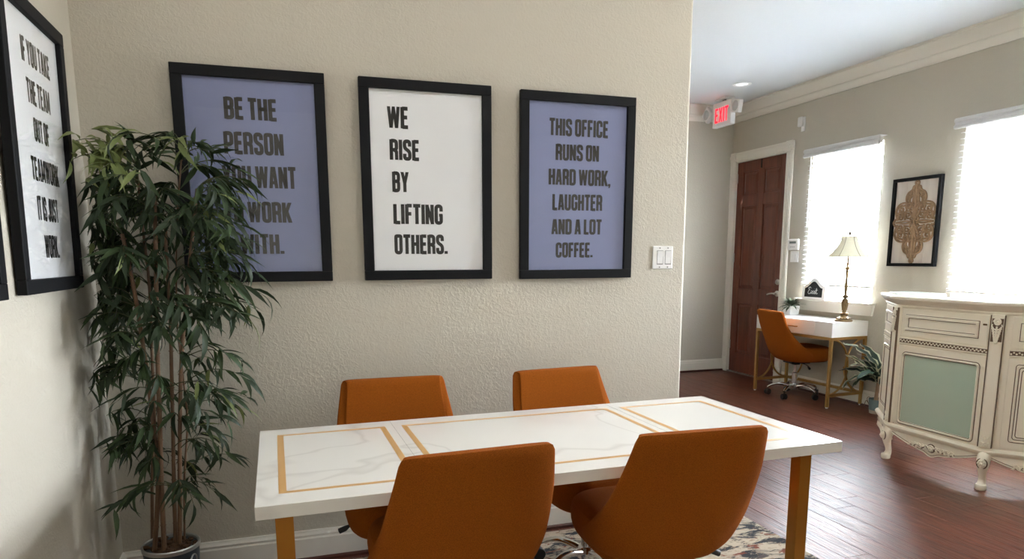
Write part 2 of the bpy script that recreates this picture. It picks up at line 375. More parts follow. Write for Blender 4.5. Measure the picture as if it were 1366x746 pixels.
# recessed downlights added unseen above the frame to light cabinet front and floor
MDL = mat('added_downlight_lit', (1, .96, .9, 1), .4, emit=((1, .96, .9, 1), 55.0))
for gx, gy, wh in ((3.1, -.7, 'nearer the cream cabinet'), (3.1, -2.2, 'behind the table end')):
    t = thing('recessed_downlight', 'lit round recessed downlight '+wh, 'ceiling light', (gx, gy, H))
    MB().lathe([(.055, -.001), (.062, -.008), (.088, -.006), (.092, 0)], seg=32, cap=False).build('trim_ring', MTRIM, t, smooth=True)
    MB().lathe([(.001, -.002), (.056, -.002)], seg=32, cap=False).build('lens', MDL, t)
# crown moulding (profile: out from wall, z)
crown = [(0, H-.165), (.012, H-.165), (.012, H-.145), (.03, H-.12), (.036, H-.112), (.036, H-.104), (.045, H-.1), (.05, H-.085), (.07, H-.05), (.095, H-.03), (.1, H-.022), (.112, H-.02), (.112, H), (0, H)]
tr = MB(); tr.sweep(crown, [(2.0, YF), (X1, YF), (X1, YR)]); struct(tr.build('trim_1', MTRIM, smooth=True))
base = [(0, 0), (.016, 0), (.016, .105), (.012, .112), (.014, .122), (.009, .132), (.006, .142), (0, .142)]
MB().sweep(base, [(0, 0), (XE-.01, 0)]).build('baseboard_center', MTRIM); struct(bpy.data.objects['baseboard_center'])
MB().sweep(base, [(0, YR), (0, 0)]).build('baseboard_left', MTRIM); struct(bpy.data.objects['baseboard_left'])
MB().sweep(base, [(XE-.01, .14), (0.0, .14)]).build('baseboard_center_far', MTRIM); struct(bpy.data.objects['baseboard_center_far'])
MB().sweep(base, [(0, YF), (X1-.022, YF)]).build('baseboard_far', MTRIM); struct(bpy.data.objects['baseboard_far'])
MB().sweep(base, [(X1, DY0-.11), (X1, YR)]).build('baseboard_right', MTRIM); struct(bpy.data.objects['baseboard_right'])
sh = [(.016, 0), (.03, 0), (.028, .012), (.016, .018)]
for nm, path in (('trim_2', [(0, 0), (XE-.01, 0)]), ('trim_3', [(2, YF), (X1-.022, YF)]), ('trim_4', [(X1, DY0-.11), (X1, YR)])):
    struct(MB().sweep(sh, path).build(nm, mat('shoe_'+nm, srgb(70, 34, 24), .4)))

# globe lights added unseen above the frame for overhead light on table and walls
MGLOBE = mat('added_globe_lit', (1, .97, .9, 1), .4, emit=((1, .95, .92, 1), 3.8))
for gx, gy in ((.62, -1.3), (1.95, -1.2)):
    t = thing('added_globe_light', 'round white globe ceiling light above the %s end of the table' % ('left' if gx < 1.5 else 'right'), 'ceiling light', (gx, gy, H), 0, 'globe ceiling lights')
    MB().lathe([(.07, -.03), (.075, -.001)], seg=24).build('canopy', MTRIM, t, smooth=True)
    MB().ball((0, 0, -.15), .125, 24, 14).build('globe', MGLOBE, t, smooth=True)
# ---------------------------------------------------------------- windows with sashes
for k, (a, b) in enumerate(WINS):
    w = semp('window_%d' % (k+1), (X1, a, WZ0)); wd = b-a; wh = WZ1-WZ0; f = .045
    m = MB(); x0, x1 = .09, .15
    m.box(x0, 0, 0, x1, f, wh); m.box(x0, wd-f, 0, x1, wd, wh); m.box(x0, f, 0, x1, wd-f, f); m.box(x0, f, wh-f, x1, wd-f, wh)
    m.build('frame', MWHITE, w, bevel=.003)
    MB().box(x0-.005, f, wh*.55-.025, x1-.01, wd-f, wh*.55+.025).build('meeting_rail', MWHITE, w, bevel=.003)
    MB().box(.115, f, f, .119, wd-f, wh*.55-.025).build('pane', MPANE, w)
    MB().box(.125, f, wh*.55+.025, .129, wd-f, wh-f).build('pane', MPANE, w)
    MB().box(-.088, -.055, -.006, .09, wd+.055, .014).build('sill', MTRIM, w, bevel=.006)
    ap = MB(); ap.prism([(-.05, -.006), (wd+.05, -.006), (wd+.03, -.105), (-.03, -.105)], -.03, -.0005, 'x'); ap.build('apron', MTRIM, w, bevel=.003)
# ---------------------------------------------------------------- blinds
LB = ['white slatted blind with shade valance in the window behind the brass lamp', 'white slatted blind at the right edge above the cream cabinet',
      'white slatted blind in the window beyond the right edge', 'white slatted blind in the last window near the camera']
slat_meshes = {}
def make_blind(k, a, b):
    t = thing('window_blind', LB[k], 'blind', (X1-.03, (a+b)/2, WZ1+.04), 0, 'slatted blinds on the window wall')
    w2 = (b-a)/2+.035
    v = MB(); prof = [(-.055, 0), (-.068, -.012), (-.068, -.03), (-.058, -.036), (-.058, -.05), (-.07, -.058), (-.07, -.074), (-.06, -.082), (-.048, -.082), (-.048, -.006), (.028, -.006), (.028, 0)]
    v.prism([(p[0], p[1]) for p in prof], -w2, w2, 'y'); v.v = [(x, y_, z) for x, y_, z in v.v]; v.build('valance', MVAL, t, bevel=.002)
    MB().box(-.04, -w2+.04, -.06, .02, w2-.04, -.01).build('head_rail', MWHITE, t)
    s = MB(); n = 5; hw = .025; L = w2-.035
    vs_ = []; tilt = R(2)
    for side in (0, 1):
        for i in range(n):
            u = -1+2*i/(n-1); x = u*hw; z = .004*(1-u*u)-side*.0025
            vs_ += [(x*math.cos(tilt)+z*math.sin(tilt), -L, -x*math.sin(tilt)*-1+z*math.cos(tilt)), (x*math.cos(tilt)+z*math.sin(tilt), L, x*math.sin(tilt)+z*math.cos(tilt))]
    fs = [(2*i, 2*i+1, 2*i+3, 2*i+2) for i in range(n-1)]+[(2*n+2*i+2, 2*n+2*i+3, 2*n+2*i+1, 2*n+2*i) for i in range(n-1)]
    fs += [(0, 2*n, 2*n+1, 1), (2*n-2, 2*n-1, 4*n-1, 4*n-2)]
    s.add(vs_, fs); me = s.mesh('slat', MSLAT)
    top = -.11; bot = WZ0-WZ1-.04+.155; pitch = .0455
    z = top
    while z > bot:
        o = bpy.data.objects.new('slat', me); C.objects.link(o); o.parent = t; o.location = (-.004, 0, z); z -= pitch
    MB().box(-.03, -L, z+.012, .022, L, z+.032).build('bottom_rail', MWHITE, t, bevel=.004)
    for yy in (-L*.72, 0.0, L*.72):
        for xx in (-.031, .023):
            MB().box(xx-.0008, yy-.0008, z+.03, xx+.0008, yy+.0008, -.06).build('ladder_cord', MWHITE, t)
    MB().tube([(-.05, L-.06, -.08), (-.052, L-.06, -.75)], .004, 6).build('tilt_wand', MWHITE, t, smooth=True)
for k, (a, b) in enumerate(WINS): make_blind(k, a, b)

# ---------------------------------------------------------------- front door
def door(name, y0, y1, zt, face, sgn, m_, lock=True, wallaxis='x', at=(0, 0)):
    """door in local coords: u along width (0..w), depth d (0 = wall face, + into the wall), returned in parent empty"""
    d = semp(name); w = y1-y0
    s = MB(); s.box(.03, 0, .012, .07, w, zt); slab = s.build('door_slab', m_, d)
    # stiles and rails proud of the slab
    st = .115; mid = .05; rails = [(.012, .24), (.82, 1.0), (1.93, 2.05), (zt-.115, zt)]
    fr = MB(); xf_, xb = .018, .031
    for u0, u1 in ((0, st), (w/2-mid, w/2+mid), (w-st, w)): fr.box(xf_, u0, .012, xb, u1, zt)
    for z0, z1 in rails:
        fr.box(xf_+.0005, st, z0, xb, w/2-mid, z1); fr.box(xf_+.0005, w/2+mid, z0, xb, w-st, z1)
    fr.build('door_frame_rails', m_, d, bevel=.004)
    for (z0, z1) in ((.24, .82), (1.0, 1.93), (2.05, zt-.115)):
        for u0, u1 in ((st, w/2-mid), (w/2+mid, w-st)):
            q = MB(); g = .012; e = .04
            a_ = [(u0+g, z0+g), (u1-g, z0+g), (u1-g, z1-g), (u0+g, z1-g)]; c_ = [(u0+e, z0+e), (u1-e, z0+e), (u1-e, z1-e), (u0+e, z1-e)]
            q.add([(.0305, *p) for p in a_]+[(.02, *p) for p in c_], [(0, 1, 5, 4), (1, 2, 6, 5), (2, 3, 7, 6), (3, 0, 4, 7), (4, 5, 6, 7)])
            q.build('door_panel', m_, d)
    return d, w
fd, w = door('door_1', DY0, DY1, DZ-.012, 0, 0, MDOOR); fd.location = (X1, DY0, 0)
# casing with plinth and rosette blocks
def casing(parent, w, zt, cw=.1):
    for s_, u0, u1 in ((0, -cw, 0), (1, w, w+cw)):
        c = MB(); c.box(-.016, u0, .18, 0, u1, zt); c.box(-.022, u0+.012, .18, -.014, u0+.03, zt); c.box(-.022, u1-.03, .18, -.014, u1-.012, zt); c.box(-.02, (u0+u1)/2-.012, .18, -.014, (u0+u1)/2+.012, zt)
        c.build('casing', MTRIM, parent, bevel=.003)
        MB().box(-.024, u0-.004, 0, 0, u1+.004, .18).box(-.028, u0-.004, .12, 0, u1+.004, .14).build('plinth_block', MTRIM, parent, bevel=.003)
        b = MB().box(-.026, u0-.004, zt, 0, u1+.004, zt+cw+.004)
        bb = MB(); bb.lathe([(.036, 0), (.036, .006), (.028, .006), (.024, .002), (.014, .002), (.012, .008), (.004, .01)], seg=20)
        bb.xf(Matrix.Translation((-.026, (u0+u1)/2, zt+cw/2)) @ Matrix.Rotation(R(-90), 4, 'Y'))
        k = b.build('corner_block', MTRIM, parent, bevel=.003); bb.build('rosette', MTRIM, k, smooth=True)
    c = MB(); c.box(-.016, 0, zt, 0, w, zt+cw); c.box(-.022, 0, zt+.012, -.014, w, zt+.03); c.box(-.022, 0, zt+cw-.03, -.014, w, zt+cw-.012)
    c.build('casing', MTRIM, parent, bevel=.003)
casing(fd, w, DZ)
j = MB(); j.box(.0, -.0, 0, .12, -.001+.004, DZ); j.box(.0, w-.004, 0, .12, w, DZ); j.box(.0, 0, DZ-.008, .12, w, DZ)
j.build('jamb', MTRIM, fd)
MB().box(-.01, .0, 0, .12, w, .014).build('threshold', mat('threshold_metal', srgb(150, 146, 140), .35, .6), fd)
MB().box(.071, -.02, 0, .12, w+.02, DZ).build('outer_panel', MDOOR, fd)
for z in (.28, 1.3, 2.2): MB().box(.004, w-.014, z, .02, w-.003, z+.1).tube([(.01, w-.008, z-.004), (.01, w-.008, z+.104)], .007, 8).build('hinge', MNICK, fd)
hd = MB(); T0 = Matrix.Translation((.018, .06, .965)) @ Matrix.Rotation(R(-90), 4, 'Y')
q = MB(); q.lathe([(.032, 0), (.032, .008), (.026, .014), (.012, .016), (.012, .045), (.002, .047)], seg=24); q.xf(T0); hd.add(q.v, q.f)
hd.tube([(-.025, .06, .965), (-.03, .085, .966), (-.03, .13, .962), (-.028, .17, .952)], lambda t: .0095-.002*t, 10)
hd.build('lever_handle', MNICK, fd, smooth=True)
q = MB(); q.lathe([(.031, 0), (.031, .006), (.024, .016), (.018, .018), (.016, .012), (.002, .012)], seg=24); q.xf(Matrix.Translation((.018, .06, 1.09)) @ Matrix.Rotation(R(-90), 4, 'Y'))
dbk = q.build('deadbolt', MNICK, fd, smooth=True)
MB().box(-.012, .055, 1.072, .008, .065, 1.108).build('thumb_turn', MNICK, dbk, bevel=.002)
MB().box(.008, w/2-.006, DZ-.11, .018, w/2+.006, DZ-.014).build('wreath_hanger', MBLK, fd)
# white cased door on the rear wall, behind the camera (it shows in the poster glass)
rd, w2 = door('door_2', 0, 1.0, DZ-.012, 0, 0, MTRIM); casing(rd, 1.0, DZ)
rd.rotation_euler = (0, 0, R(-90)); rd.location = (.16, YR-.0, 0)
rd.matrix_world = Matrix.Translation((.14, YR+.075, 0)) @ Matrix.Rotation(R(90), 4, 'Z') @ Matrix.Scale(-1, 4, (0, 1, 0)) if False else rd.matrix_world
rd.location = (1.14, YR+.03, 0); rd.rotation_euler = (0, 0, R(90))

# ================================================================ POSTERS
def poster(label, cx, z0, plane, lines, paper, ink, W=.58, Hh=.848, group='framed typographic posters', tilt=0, tiltz=0):
    """local: x to the right, z up, front at -y. lines: (text, x0, x1, z0, z1) in local coords from lower left outer corner"""
    t = thing('framed_poster', label, 'poster', (0, 0, 0), 0, group)
    b = .042; dpt = .026; m = MB()
    for (a0, a1, c0, c1) in ((0, W, 0, b), (0, W, Hh-b, Hh), (0, b, b, Hh-b), (W-b, W, b, Hh-b)): m.box(a0, -dpt, c0, a1, 0, c1)
    m.build('frame', MFRAME, t, bevel=.0025)
    MB().box(b-.004, -.010, b-.004, W-b+.004, -.003, Hh-b+.004).build('paper', paper, t)
    tx = MB()
    for s, x0, x1, za, zb in lines:
        for qd in text_strips(s, x1-x0, zb-za, 1.22): tx.add([(x0+p, -.0106, za+q_) for p, q_ in qd], [(0, 1, 2, 3)])
    if lines: tx.build('lettering', ink, t)
    MB().box(b-.003, -.0155, b-.003, W-b+.003, -.0135, Hh-b+.003).build('glass_pane', MPG, t)
    return t
def plines(L, ox, oz): return [(s, a-ox, b-ox, zb-oz, zt-oz) for s, a, b, zt, zb in L]
p1 = poster('periwinkle blue framed poster beside the corner bamboo, reading BE THE PERSON', 0, 0, 0,
  plines([('BE THE', .519, .717, 2.002, 1.919), ('PERSON', .51, .736, 1.869, 1.784), ('YOU WANT', .495, .779, 1.738, 1.652), ('TO WORK', .493, .753, 1.595, 1.513), ('WITH.', .547, .716, 1.464, 1.384)], .3305, 1.268), MPAPERB, MINKG)
p1.location = (.3305, -.004, 1.268)
p2 = poster('white framed poster in the middle of the wall, reading WE RISE BY LIFTING OTHERS', 0, 0, 0,
  plines([('WE', 1.168, 1.256, 2.005, 1.917), ('RISE', 1.174, 1.301, 1.87, 1.785), ('BY', 1.181, 1.251, 1.735, 1.65), ('LIFTING', 1.182, 1.401, 1.598, 1.513), ('OTHERS.', 1.183, 1.421, 1.466, 1.382)], 1.0485, 1.268), MPAPER, MINK)
p2.location = (1.0485, -.004, 1.268)
p3 = poster('periwinkle blue framed poster nearest the light switch, reading THIS OFFICE RUNS ON HARD WORK', 0, 0, 0,
  plines([('THIS OFFICE', 1.911, 2.209, 1.998, 1.923), ('RUNS ON', 1.944, 2.163, 1.885, 1.813), ('HARD WORK,', 1.91, 2.227, 1.773, 1.701), ('LAUGHTER', 1.93, 2.186, 1.658, 1.585), ('AND A LOT', 1.927, 2.186, 1.543, 1.473), ('COFFEE.', 1.95, 2.141, 1.433, 1.364)], 1.7665, 1.264), MPAPERB, MINKG)
p3.location = (1.7665, -.004, 1.264)
for p_ in (p1, p2, p3): p_.rotation_euler = (R(.9), 0, 0)
# left wall: front faces +x, local x runs along +y
y0 = -.872
p4 = poster('white framed poster on the left wall beside the bamboo, reading IF YOU TAKE THE TEAM', 0, 0, 0,
  plines([('IF YOU TAKE', -.679, -.422, 2.006, 1.936), ('THE TEAM', -.661, -.45, 1.893, 1.824), ('OUT OF', -.63, -.489, 1.785, 1.718), ('TEAMWORK', -.684, -.427, 1.667, 1.60), ('IT IS JUST', -.663, -.466, 1.554, 1.483), ('WORK.', -.628, -.489, 1.439, 1.37)], y0, 1.266), MPAPER, MINK)
p4.location = (.004, y0, 1.266); p4.rotation_euler = (R(.9), 0, R(90))
p5 = poster('black framed poster cut off by the left picture edge on the left wall', 0, 0, 0, [], MPAPER, MINK)
p5.location = (.004, -1.011-.58, 1.262); p5.rotation_euler = (R(.9), 0, R(90))

# ---------------------------------------------------------------- switches and wall gadgets
t = thing('light_switch', 'white double rocker light switch right of the third poster', 'switch', (2.478, -.001, 1.304))
MB().box(0, -.006, 0, .114, 0, .114).build('cover_plate', MWHITE, t, bevel=.003)
for x in (.024, .07):
    MB().box(x-.001, -.0066, .022, x+.034, -.0055, .092).build('slot', MDARK, t)
    pd = MB(); pd.add([(x+.001, -.0065, .024), (x+.032, -.0065, .024), (x+.032, -.008, .057), (x+.001, -.008, .057), (x+.032, -.012, .09), (x+.001, -.012, .09), (x+.001, -.005, .024), (x+.032, -.005, .024), (x+.032, -.005, .09), (x+.001, -.005, .09)],
        [(0, 1, 2, 3), (3, 2, 4, 5), (6, 0, 3, 5, 9), (1, 7, 8, 4, 2), (5, 4, 8, 9), (6, 7, 1, 0)]); pd.build('rocker', MWHITE, t)
    for z in (.009, .104): MB().box(x+.012, -.0075, z-.003, x+.0135+.004, -.0055, z+.003).build('screw', MDARK, t)
t = thing('thermostat_keypad', 'white alarm keypad with grey display right of the front door', 'keypad', (X1, 2.765, 1.425))
MB().box(-.026, 0, 0, 0, .155, .115).build('housing', MWHITE, t, bevel=.012, seg=3)
MB().box(-.0275, .03, .068, -.0255, .125, .09).build('display', MLCD, t)
for k in range(3): MB().box(-.0275, .045+k*.026, .03, -.0255, .06+k*.026, .036).build('button', MDARK, t)
t = thing('wall_switch', 'white switch plate below the alarm keypad', 'switch', (X1, 2.773, 1.303))
MB().box(-.006, 0, 0, 0, .118, .112).build('cover_plate', MWHITE, t, bevel=.003)
for k in range(2): MB().box(-.010, .024+k*.046, .024, -.005, .052+k*.046, .088).build('rocker', MWHITE, t, bevel=.002)
t = thing('motion_sensor', 'small white sensor box high on the wall right of the front door', 'sensor', (X1, 2.79, 2.60))
MB().box(-.012, 0, 0, 0, .05, .14).build('mount_plate', MWHITE, t, bevel=.003)
MB().box(-.045, .01, .045, -.012, .07, .14).build('sensor_head', MWHITE, t, bevel=.008)

# ---------------------------------------------------------------- exit sign (on ceiling), downlight
t = thing('exit_sign', 'red lit EXIT sign with two lamp heads hanging from the ceiling near the front door', 'exit sign', (5.3, 3.54, H))
MB().box(-.06, -.10, -.014, .06, .10, 0).build('canopy', MWHITE, t, bevel=.006)
MB().box(-.012, -.02, -.035, .012, .02, -.012).build('hanger', MDARK, t)
hs = MB().box(-.03, -.165, -.29, .03, .165, -.035).build('housing', MWHITE, t, bevel=.008)
tx = MB()
for qd in text_strips('EXIT', .235, .15, .95): tx.add([(-.0312, .1175-p, -.245+q_) for p, q_ in qd], [(0, 1, 2, 3)])
tx.build('lit_lettering', MRED, t)
for s in (-1, 1):
    l = MB(); a = s*.262
    l.box(-.05, a-.066, -.13-.066, .0, a+.066, -.13+.066)
    M2 = Matrix.Translation((-.02, a, -.13)) @ Matrix.Rotation(R(45 if s > 0 else 12), 4, 'X') @ Matrix.Translation((.02, -a, .13)); l.xf(M2)
    hd = l.build('lamp_head', MWHITE, t, bevel=.012, seg=3)
    r = MB(); r.lathe([(.052, 0), (.044, -.005), (.015, -.014), (.001, -.014)], seg=20); r.xf(Matrix.Translation((-.051, a, -.13)) @ Matrix.Rotation(R(90), 4, 'Y')); r.build('lens', MRIM, hd, smooth=True)
    MB().tube([(0, s*.16, -.13), (0, s*.21, -.13)], .012, 8).build('lamp_arm', MDARK, t, smooth=True)
t = thing('recessed_downlight', 'round recessed downlight in the ceiling beyond the exit sign', 'ceiling light', (5.1, 2.97, H))
MB().lathe([(.055, -.001), (.062, -.008), (.088, -.006), (.092, 0)], seg=32, cap=False).build('trim_ring', MWHITE, t, smooth=True)
MB().lathe([(.001, -.002), (.056, -.002)], seg=32, cap=False).build('lens', MLAMPW, t)

# ================================================================ CHAIR
def lerpt(tab, t):
    for (a, va), (b, vb) in zip(tab, tab[1:]):
        if t <= b: u = (t-a)/(b-a); u = u*u*(3-2*u)*.35+u*.65; return va+(vb-va)*u
    return tab[-1][1]
def make_chair(label, group):
    t = thing('swivel_chair', label, 'chair', (0, 0, 0), 0, group)
    Wt = [(0, .165), (.05, .215), (.12, .25), (.22, .270), (.34, .268), (.6, .247), (1, .217)]
    Dt = [(0, .2), (.1, .25), (.2, .23), (.34, .14), (.55, .07), (.75, .04), (1, .02)]
    Yt = [(0, -.13), (.06, -.185), (.16, -.222), (1, -.335)]
    NZ, NS = 15, 25; z0, z1 = .352, .858
    m = MB(); outer = []; inner = []
    for jz in range(NZ):
        tt = jz/(NZ-1); w = lerpt(Wt, tt); d = lerpt(Dt, tt); yb = lerpt(Yt, tt); ro = []; P = []
        for i in range(NS):
            th = (-1+2*i/(NS-1))*math.pi/2; e = 2/2.8
            P.append(Vector((w*math.copysign(abs(math.sin(th))**e, th), yb+d*(1-abs(math.cos(th))**e))))
        ri = []
        for i in range(NS):
            s = abs(-1+2*i/(NS-1)); dd = (P[min(i+1, NS-1)]-P[max(i-1, 0)]).normalized(); nn = Vector((-dd.y, dd.x))
            z = z0+(z1-z0)*tt-.014*(s**6)*tt**6
            th_ = .052-.02*s*s
            outer.append((P[i].x, P[i].y, z)); q = P[i]+nn*th_; inner.append((q.x, q.y, z+(0.004 if tt < 1 else -.004)))
    n = len(outer); m.v = outer+inner; m.f = []
    for jz in range(NZ-1):
        for i in range(NS-1):
            a = jz*NS+i; m.f.append((a, a+1, a+NS+1, a+NS)); m.f.append((n+a, n+a+NS, n+a+NS+1, n+a+1))
        a = jz*NS; m.f.append((a, a+NS, n+a+NS, n+a)); a += NS-1; m.f.append((a, n+a, n+a+NS, a+NS))
    for i in range(NS-1):
        m.f.append((i, n+i, n+i+1, i+1)); a = (NZ-1)*NS+i; m.f.append((a, a+1, n+a+1, n+a))
    m.mi = [0]*len(m.f); m.build('backrest', MFAB, t, subsurf=1)
    s = MB(); rings = [(.355, .60), (.358, .84), (.38, .955), (.42, 1.0), (.455, 1.0), (.485, .975), (.50, .9), (.507, .7), (.508, .3)]
    K = 32; vs_ = []
    for z, k in rings:
        for i in range(K):
            a = 2*math.pi*i/K; e = 2/3.6
            vs_.append((.238*k*math.copysign(abs(math.cos(a))**e, math.cos(a)), .055+.23*k*math.copysign(abs(math.sin(a))**e, math.sin(a)), z))
    s.add(vs_, [(r*K+i, r*K+(i+1) % K, (r+1)*K+(i+1) % K, (r+1)*K+i) for r in range(len(rings)-1) for i in range(K)]+[tuple(range(K))[::-1], tuple(range((len(rings)-1)*K, len(rings)*K))])
    s.build('seat', MFAB, t, subsurf=1)
    MB().box(-.075, -.09, .333, .075, .11, .356).box(-.03, -.03, .315, .03, .03, .335).build('tilt_plate', MBLK, t, bevel=.004)
    MB().tube([(.05, .0, .342), (.16, -.005, .342), (.215, -.012, .335), (.235, -.016, .322), (.258, -.02, .312)], lambda q: .0045 if q < .62 else .011, 10).build('lever', MBLK, t, smooth=True)
    g = MB(); g.lathe([(.027, .085), (.027, .235), (.019, .24), (.019, .25), (.0145, .251), (.0145, .335)], seg=24); g.build('gas_cylinder', MCHROME, t, smooth=True)
    MB().lathe([(.03, .07), (.046, .075), (.05, .1), (.036, .122), (.03, .124)], seg=24).build('base_hub', MCHROME, t, smooth=True)
    for k in range(5):
        a = R(72*k+18)
        lg = MB(); pts = []
        for i in range(9):
            u = i/8; r = .03+.215*u; z = .1+.02*math.sin(u*math.pi*.9)*1.3-.03*u**2.2; pts.append((r*math.cos(a), r*math.sin(a), z))
        lg.tube(pts, lambda q: .021-.008*q, 10, flat=.75); L = lg.build('leg', MCHROME, t, smooth=True)
        cs = MB(); cx, cy_ = .243*math.cos(a), .243*math.sin(a); d = Vector((math.cos(a+.9), math.sin(a+.9), 0)); nrm = Vector((-d.y, d.x, 0))
        for sd in (-1, 1):
            wq = MB(); wq.lathe([(.012, -.009), (.026, -.009), (.029, -.005), (.029, .005), (.026, .009), (.012, .009)], seg=20)
            wq.xf(Matrix.Translation((cx+nrm.x*sd*.014, cy_+nrm.y*sd*.014, .0295)) @ nrm.to_track_quat('Z', 'X').to_matrix().to_4x4()); cs.add(wq.v, wq.f)
        cs.tube([(cx, cy_, .03), (cx, cy_, .068)], .007, 8); hood = MB(); hood.ball((cx, cy_, .04), .019, 10, 6); cs.add(hood.v, hood.f)
        cs.build('caster', MBLK, L, smooth=True)
    return t
CG = 'rust orange swivel chairs'
ch = make_chair('rust orange swivel chair seen from behind at the left front of the table', CG)
ch.location = (1.160, -1.115, .012); ch.rotation_euler = (0, 0, R(3))
for lab, loc, rz in (('rust orange swivel chair seen from behind at the right front of the table', (1.868, -1.125, .012), R(-3)),
                     ('rust orange swivel chair facing us across the table, left one against the wall', (1.116, -.545, .012), R(178)),
                     ('rust orange swivel chair facing us across the table, right one against the wall', (1.893, -.545, .012), R(184)),
                     ('rust orange swivel chair on chrome casters at the small white desk', (5.43, 2.36, 0), R(-97))):
    c = copy_tree(ch); c['label'] = lab; c.location = loc; c.rotation_euler = (0, 0, rz)

# ================================================================ CONFERENCE TABLE
TL, TW, TZ = 1.902, .836, .735
tb = thing('conference_table', 'long white marble-look table with gold inlaid bands and gold legs', 'table', (.606, -1.317, 0), .014)
m = MB(); m.box(0, 0, TZ-.037, TL, TW, TZ); top = m.build('tabletop', MMARBLE, tb, bevel=.0015)
B = []
zb, zt = TZ-.001, TZ+.0004
def ring(u0, u1, v0, v1, bw, sw):
    g = MB(); g.box(u0, v0, zb, u0+sw, v1, zt); g.box(u1-sw, v0, zb, u1, v1, zt); g.box(u0+sw, v0, zb, u1-sw, v0+bw, zt); g.box(u0+sw, v1-bw, zb, u1-sw, v1, zt)
    g.build('inlay_band', MBAND, top)
ring(.060, .447, .088, .750, .018, .021); ring(.508, 1.376, .088, .750, .018, .020); ring(1.436, 1.838, .088, .750, .018, .020)
for u in (.477, 1.406): MB().box(u-.0005, 0, TZ-.0005, u+.0005, TW, TZ+.0002).build('seam', MDARK, top)
for u in (.048, 1.738):
    for v in (.012, TW-.06):
        MB().box(u, v, .012, u+.046, v+.046, TZ-.037).build('leg', MLEG, tb, bevel=.001)
    MB().box(u, .058, TZ-.057, u+.046, TW-.06, TZ-.037).build('frame_rail', MLEG, tb)
for v in (.03, TW-.05): MB().box(.094, v, TZ-.045, 1.738, v+.02, TZ-.037).build('frame_rail', MLEG, tb)

# ================================================================ RUG
def rug_mat():
    m = bpy.data.materials.new('distressed_rug'); m.use_nodes = True; nt = m.node_tree; n = nt.nodes; l = nt.links; p = n['Principled BSDF']; p.inputs['Roughness'].default_value = .95
    tc = n.new('ShaderNodeTexCoord'); mp = n.new('ShaderNodeMapping'); mp.inputs['Scale'].default_value = (1.0, 2.2, 1); l.new(tc.outputs['Object'], mp.inputs[0])
    prev = None; cols = [srgb(188, 174, 154), srgb(44, 48, 56), srgb(122, 62, 46), srgb(84, 76, 74), srgb(140, 118, 100)]
    for i, (sc, lo, hi) in enumerate([(5, .5, .56), (8, .57, .61), (14, .58, .62), (22, .58, .64)]):
        t = n.new('ShaderNodeTexNoise'); t.inputs['Scale'].default_value = sc; t.inputs['Detail'].default_value = 9; t.inputs['Roughness'].default_value = .7; t.inputs['Distortion'].default_value = .6
        ad = n.new('ShaderNodeVectorMath'); ad.operation = 'ADD'; ad.inputs[1].default_value = (i*3.3, i*1.7, 0); l.new(mp.outputs[0], ad.inputs[0]); l.new(ad.outputs[0], t.inputs[0])
        mr = n.new('ShaderNodeMapRange'); mr.inputs[1].default_value = lo; mr.inputs[2].default_value = hi; l.new(t.outputs[0], mr.inputs[0])
        mx = n.new('ShaderNodeMix'); mx.data_type = 'RGBA'; l.new(mr.outputs[0], mx.inputs[0])
        if prev is None: mx.inputs[6].default_value = cols[0]
        else: l.new(prev, mx.inputs[6])
        mx.inputs[7].default_value = cols[i+1]; prev = mx.outputs[2]
    l.new(prev, p.inputs['Base Color'])
    t = n.new('ShaderNodeTexNoise'); t.inputs['Scale'].default_value = 500; l.new(tc.outputs['Object'], t.inputs[0]); b = n.new('ShaderNodeBump'); b.inputs['Distance'].default_value = .003; b.inputs['Strength'].default_value = .6
    l.new(t.outputs[0], b.inputs['Height']); l.new(b.outputs[0], p.inputs['Normal']); return m
rg = MB().box(.5, -2.5, .0005, 2.95, -.075, .0115).build('area_rug', rug_mat(), bevel=.004)
tag(rg, 'distressed cream, navy and rust area rug under the white table', 'rug')

# ================================================================ DESK
dk = thing('writing_desk', 'small white writing desk with gold frame of crossed arcs under the window', 'desk', (5.255, 2.755, 0), R(-90+3.0))
# local x: along the front from left (far) to right (near), local y: toward the wall
DL, DD, DH = .975, .425, .78
MB().box(0, 0, DH-.135, DL, DD, DH).build('desktop', MWHITE, dk, bevel=.003)
dr = MB().box(.2, -.006, DH-.125, DL-.2, .004, DH-.012).build('drawer', MWHITE, dk, bevel=.002)
MB().tube([(DL/2-.075, -.004, DH-.068), (DL/2-.075, -.022, DH-.068), (DL/2+.075, -.022, DH-.068), (DL/2+.075, -.004, DH-.068)], .005, 8).build('handle', MBRASS, dr, smooth=True)
h = .0125; zt2 = DH-.136
for u in (h, DL-h):
    for v in (h, DD-h):
        L = MB().box(u-h, v-h, .012, u+h, v+h, zt2).build('leg', MBRASS, dk, bevel=.001)
        MB().lathe([(.009, 0), (.011, .004), (.011, .012)], (u, v, 0), 12).build('foot_cap', MWHITE, L)
for v in (h, DD-h): MB().box(2*h, v-h, zt2-2*h, DL-2*h, v+h, zt2).build('top_rail', MBRASS, dk)
for u in (h, DL-h): MB().box(u-h, 2*h, zt2-2*h, u+h, DD-2*h, zt2).build('top_rail', MBRASS, dk)
MB().box(2*h, DD-2*h, .105, DL-2*h, DD, .13).build('stretcher', MBRASS, dk)
def arc(cx_, cz, r0, r1, a0, a1): return [(cx_+r0*math.cos(R(a0+(a1-a0)*i/20)), cz+r1*math.sin(R(a0+(a1-a0)*i/20))) for i in range(21)]
